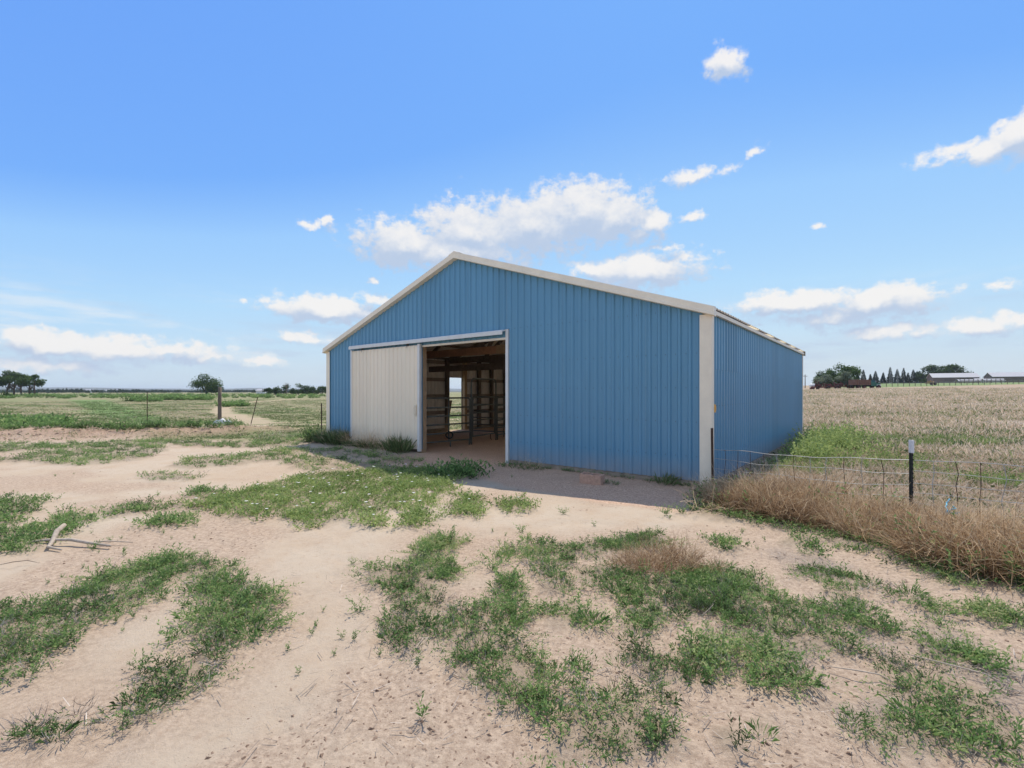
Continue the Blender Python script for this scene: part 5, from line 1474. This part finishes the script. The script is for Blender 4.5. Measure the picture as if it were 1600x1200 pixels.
# farm machinery
RED = mat('faded_red_paint', (0.15, 0.05, 0.045), 0.7, var=0.5, vscale=2.0)
RUSTBOX = mat('rusty_truck_box', (0.21, 0.115, 0.085), 0.85, var=0.4, vscale=1.5)
CAB = mat('green_truck_paint', (0.035, 0.13, 0.095), 0.5, var=0.2)
TYRE = mat('tyre_rubber', (0.02, 0.02, 0.02), 0.9)
GLASS = mat('dark_glass', (0.03, 0.04, 0.05), 0.1, spec=0.6)
def wheel(parent, x, y, r, w=0.28, name='wheel'):
    mb = MB(); mb.tube([(x, y - w / 2, r), (x, y + w / 2, r)], r, 14)
    o = mb.build(name, TYRE, parent)
    h = MB(); h.tube([(x, y - w / 2 - 0.02, r), (x, y + w / 2 + 0.02, r)], r * 0.5, 10); h.build('rim', RED, o)
tx, ty, tz = spot(1331, 112)
truck = tag(empty('farm_truck', (tx, ty, tz - 0.1), R(4)), 'old farm truck with rusty box and green cab parked across the field', 'truck')
b = MB(); b.box(0, 3.9, -1.1, 1.1, 0.95, 2.25)
for i in range(9): b.box(0.1 + i * 0.45, 0.18 + i * 0.45, -1.16, -1.10, 0.95, 2.3)
b.build('grain_box', RUSTBOX, truck)
b = MB(); b.box(-0.1, 6.6, -0.45, 0.45, 0.6, 0.9); b.build('chassis', TYRE, truck)
b = MB(); b.add([(4.05, -0.95, 0.75), (5.3, -0.95, 0.75), (5.3, 0.95, 0.75), (4.05, 0.95, 0.75), (4.05, -0.95, 1.5), (5.35, -0.95, 1.45), (5.35, 0.95, 1.45), (4.05, 0.95, 1.5),
     (4.15, -0.8, 2.15), (4.95, -0.8, 2.15), (4.95, 0.8, 2.15), (4.15, 0.8, 2.15)],
    [(0, 1, 5, 4), (1, 2, 6, 5), (2, 3, 7, 6), (3, 0, 4, 7), (4, 5, 9, 8), (5, 6, 10, 9), (6, 7, 11, 10), (7, 4, 8, 11), (8, 9, 10, 11)])
cab_ = b.build('cab', CAB, truck)
w_ = MB(); w_.add([(4.25, -0.93, 1.52), (5.15, -0.93, 1.50), (4.9, -0.835, 2.05), (4.28, -0.835, 2.05)], [(0, 1, 2, 3)]); w_.build('side_window', GLASS, cab_)
b = MB(); b.box(5.36, 6.55, -0.65, 0.65, 0.85, 1.4); b.build('hood', CAB, truck)
b = MB(); b.box(5.55, 6.5, -1.0, -0.66, 0.7, 1.05); b.build('fender', MT['white_trim'], truck)
for x in (0.9, 2.3, 5.9):
    for y in (-0.95, 0.95): wheel(truck, x, y, 0.5)
def implement(px, d, L, label, m, masts=3, seed=0):
    x, y, z = spot(px, d); rg = np.random.default_rng(seed)
    t = tag(empty('farm_implement', (x, y, z), R(5)), label, 'farm machine', 'idle farm machines in the field')
    f = MB()
    for yy in (-0.8, 0.8): f.box(0, L, yy - 0.09, yy + 0.09, 0.55, 0.78)
    for k in range(5): f.box(L * k / 4.2, L * k / 4.2 + 0.14, -0.8, 0.8, 0.5, 0.8)
    f.build('frame', m, t)
    for k in range(masts):
        q = L * (k + 0.6) / masts
        MB().beam((q, 0, 0.6), (q + rg.uniform(-0.6, 0.6), 0, 1.2 + 0.9 * rg.random()), 0.16, 0.16).build('arm', m, t)
    tn = MB()
    for k in range(10): tn.tube([(L * k / 10 + 0.2, -0.7, 0.6), (L * k / 10 + 0.35, -0.75, 0.3), (L * k / 10 + 0.2, -0.8, 0.05)], 0.04, 4)
    tn.build('tines', m, t)
    for q in (0.4, L - 0.5): wheel(t, q, -0.95, 0.42)
    h = MB(); h.box(L * 0.25, L * 0.55, -0.6, 0.6, 0.8, 1.35); h.build('hopper', m, t)
implement(1271, 116, 3.2, 'low red farm machine nearest the barn wall, across the field', RED, seed=1)
implement(1287, 113, 3.0, 'red farm machine in the middle of the parked row', RED, seed=2)
implement(1304, 115, 3.4, 'red farm machine next to the truck box', RED, masts=4, seed=3)
implement(1449, 150, 2.2, 'small tan farm machine standing alone before the brown sheds', mat('tan_machine', (0.42, 0.26, 0.13), 0.8, var=0.3), masts=2, seed=4)
x, y, z = spot(1266, 118)
wc = tag(empty('white_tank', (x, y, z + 0.1)), 'small white tank beside the red machines across the field', 'tank')
MB().tube([(-0.1, 0, 0.9), (0.05, 0, 0.9), (1.0, 0, 0.9), (1.15, 0, 0.9)], [0.3, 0.5, 0.5, 0.3], 12).build('tank', MT['white_trim'], wc, True)
sk = MB(); sk.box(0.1, 0.25, -0.4, 0.4, 0, 0.5); sk.box(0.75, 0.9, -0.4, 0.4, 0, 0.5); sk.build('cradle', RED, wc)
x, y, z = spot(1258, 150)
up = tag(empty('utility_pole', (x, y, z)), 'slim utility pole just right of the barn rear corner', 'pole')
MB().tube([(0, 0, -0.3), (0, 0, 4.4)], [0.14, 0.1], 8).build('shaft', MT['grey_wood'], up); MB().box(-0.7, 0.7, -0.05, 0.05, 3.8, 3.95).build('crossarm', MT['grey_wood'], up)

# field fence and plank fence across the far side
ff = tag(empty('field_fence', (0, 0, 0)), 'thin post and wire fence along the far edge of the dry field', 'fence')
pts = []
fp = MB().tube([(0, 0, -0.3), (0, 0, 1.25)], 0.08, 6).mesh('post', MT['grey_wood'])
for i, px in enumerate(np.arange(1376, 1640, 9.0)):
    d = 128 + 0.09 * (px - 1376); x, y, z = spot(px, d)
    o = link('post', fp, ff); o.location = (x, y, z); pts.append((x, y, z))
for hz in (0.5, 0.85, 1.15): MB().tube([(a, b, c + hz) for a, b, c in pts], 0.012, 4, cap=False).build('wire', MT['galv'], ff)
pf = tag(empty('plank_fence', (0, 0, 0)), 'dark plank corral fence in front of the far right sheds', 'fence')
pts = []
for i, px in enumerate(np.arange(1500, 1640, 7.0)):
    x, y, z = spot(px, 190); o = link('post', fp, pf); o.location = (x, y, z); o.scale = (1.5, 1.5, 1.3); pts.append(np.array((x, y, z)))
for a, b in zip(pts[:-1], pts[1:]):
    for hz in (0.35, 0.75, 1.15): MB().beam(a + [0, -0.14, hz], b + [0, -0.14, hz], 0.05, 0.24).build('plank', MT['post_wood'], pf)

# ------------------------------------------------------------------ far land
HILL = mat('far_hill', (0.085, 0.10, 0.075), 0.95, var=0.35, vscale=0.004, coords='Object')
def ridge(d, amp, base, sd, a0=-62, a1=62):
    a = np.radians(np.linspace(a0, a1, 260)); rg = np.random.default_rng(sd)
    h = base + amp * fbm(np.degrees(a) / 7 + sd * 3, a * 0 + sd, 5)
    x, y = d * np.sin(a), d * np.cos(a)
    V = np.vstack([np.stack([x * 0.90, y * 0.90, x * 0 - 6], 1), np.stack([x, y, h], 1), np.stack([x * 1.15, y * 1.15, x * 0 - 10], 1)])
    n = len(a); i = np.arange(n - 1)
    Q = np.vstack([np.stack([i, i + 1, n + i + 1, n + i], 1), np.stack([n + i, n + i + 1, 2 * n + i + 1, 2 * n + i], 1)])
    return link('hills', big_mesh('hills', V, Q, HILL, smooth=True))
tag(ridge(5200, 30, 18, 2), kind='structure')
tag(ridge(2600, 12, 4, 5), kind='structure')
rg = np.random.default_rng(8)
n = 900
a = np.radians(rg.uniform(-56, -8, n)); d = rg.uniform(700, 2200, n); x, y = d * np.sin(a), d * np.cos(a)
c0 = [tuft_template(990 + i, blades=40, h=1.0, spread=0.5, w=0.22, flop=0.6) for i in range(3)]
s = (2.0 + 4 * rg.random(n)) * (0.6 + d / 2500)
arr = scatter(c0, x, y, s * 1.3, -0.32 + rg.normal(0, 0.1, n), rg)
tris_obj('far_woods', (arr[0], arr[1], arr[2] * 0.5), G_TREE, 'dark line of far-off trees along the left horizon', 'woods')
for i, (px, d) in enumerate(((140, 900), (172, 1000), (182, 1050), (120, 1100))):
    x, y, z = spot(px, d)
    t = tag(empty('far_house', (x, y, z)), ['second tiny pale house from the left on the left horizon', 'third tiny pale house from the left on the left horizon', 'rightmost tiny pale house on the left horizon', 'leftmost tiny pale house among the far trees on the horizon'][i], 'house', 'far houses on the left horizon')
    w = MB(); w.box(-7, 7, -4, 4, 0, 4.5); w.build('wall', WHITE, t)
    r = MB(); r.add([(-7.5, -4.6, 4.4), (7.5, -4.6, 4.4), (7.5, 4.6, 4.4), (-7.5, 4.6, 4.4), (-7.5, 0, 7), (7.5, 0, 7)], [(0, 1, 5, 4), (2, 3, 4, 5), (0, 4, 3), (1, 2, 5), (3, 2, 1, 0)]); r.build('roof', SILVER, t)

# weeds and clods along the cut bank
rg = np.random.default_rng(12)
qb = along([(a, b + 0.55) for a, b in BERM[:-1]], 420, rg, 0.35); qb = qb[qb[:, 0] < -9.5]; n = len(qb)
arr = scatter([weed_template(1200 + i, stems=12, lps=7, h=0.32, spread=0.2, leaf=0.12, lw=0.018) for i in range(3)], qb[:, 0], qb[:, 1], 0.4 + 0.7 * rg.random(n), rg.normal(-0.12, 0.14, n), rg)
tris_obj('bank_weeds', arr, G_NEAR, 'dark weeds growing along the top of the low dirt bank', 'weeds')
qb = along([(a, b - 0.45) for a, b in BERM], 2600, rg, 0.5); qb = qb[qb[:, 0] < -8.5]; n = len(qb)
arr = scatter(STN, qb[:, 0], qb[:, 1], 0.8 + 5 * rg.random(n) ** 3, rg.normal(-0.2, 0.2, n), rg)
tris_obj('bank_clods', arr, G_CLOD, 'broken brown clods on the face of the low dirt bank', 'clods')
qb = along([(a, b - 0.5) for a, b in BERM], 500, rg, 0.5); qb = qb[qb[:, 0] < -8.5]; n = len(qb)
arr = scatter(TUFT_FAR, qb[:, 0], qb[:, 1], 0.5 + 0.4 * rg.random(n), rg.normal(0.1, 0.2, n), rg, zs=0.3 + 0.3 * rg.random(n))
tris_obj('bank_straw', arr, G_FIELD, 'dry straw hanging over the low dirt bank', 'straw')

# ------------------------------------------------------------------ the air
hz = MB(); hz.box(-6500, 6500, -2500, 6500, -14, 62)
hm = bpy.data.materials.new('haze_air'); hm.use_nodes = True
hn_ = hm.node_tree; hn_.nodes.clear()
pv = hn_.nodes.new('ShaderNodeVolumePrincipled'); pv.inputs['Color'].default_value = (0.80, 0.88, 1.0, 1); pv.inputs['Density'].default_value = 0.00013
pv.inputs['Anisotropy'].default_value = 0.2
ho = hn_.nodes.new('ShaderNodeOutputMaterial'); hn_.links.new(pv.outputs[0], ho.inputs['Volume'])
tag(hz.build('haze', hm), kind='stuff')
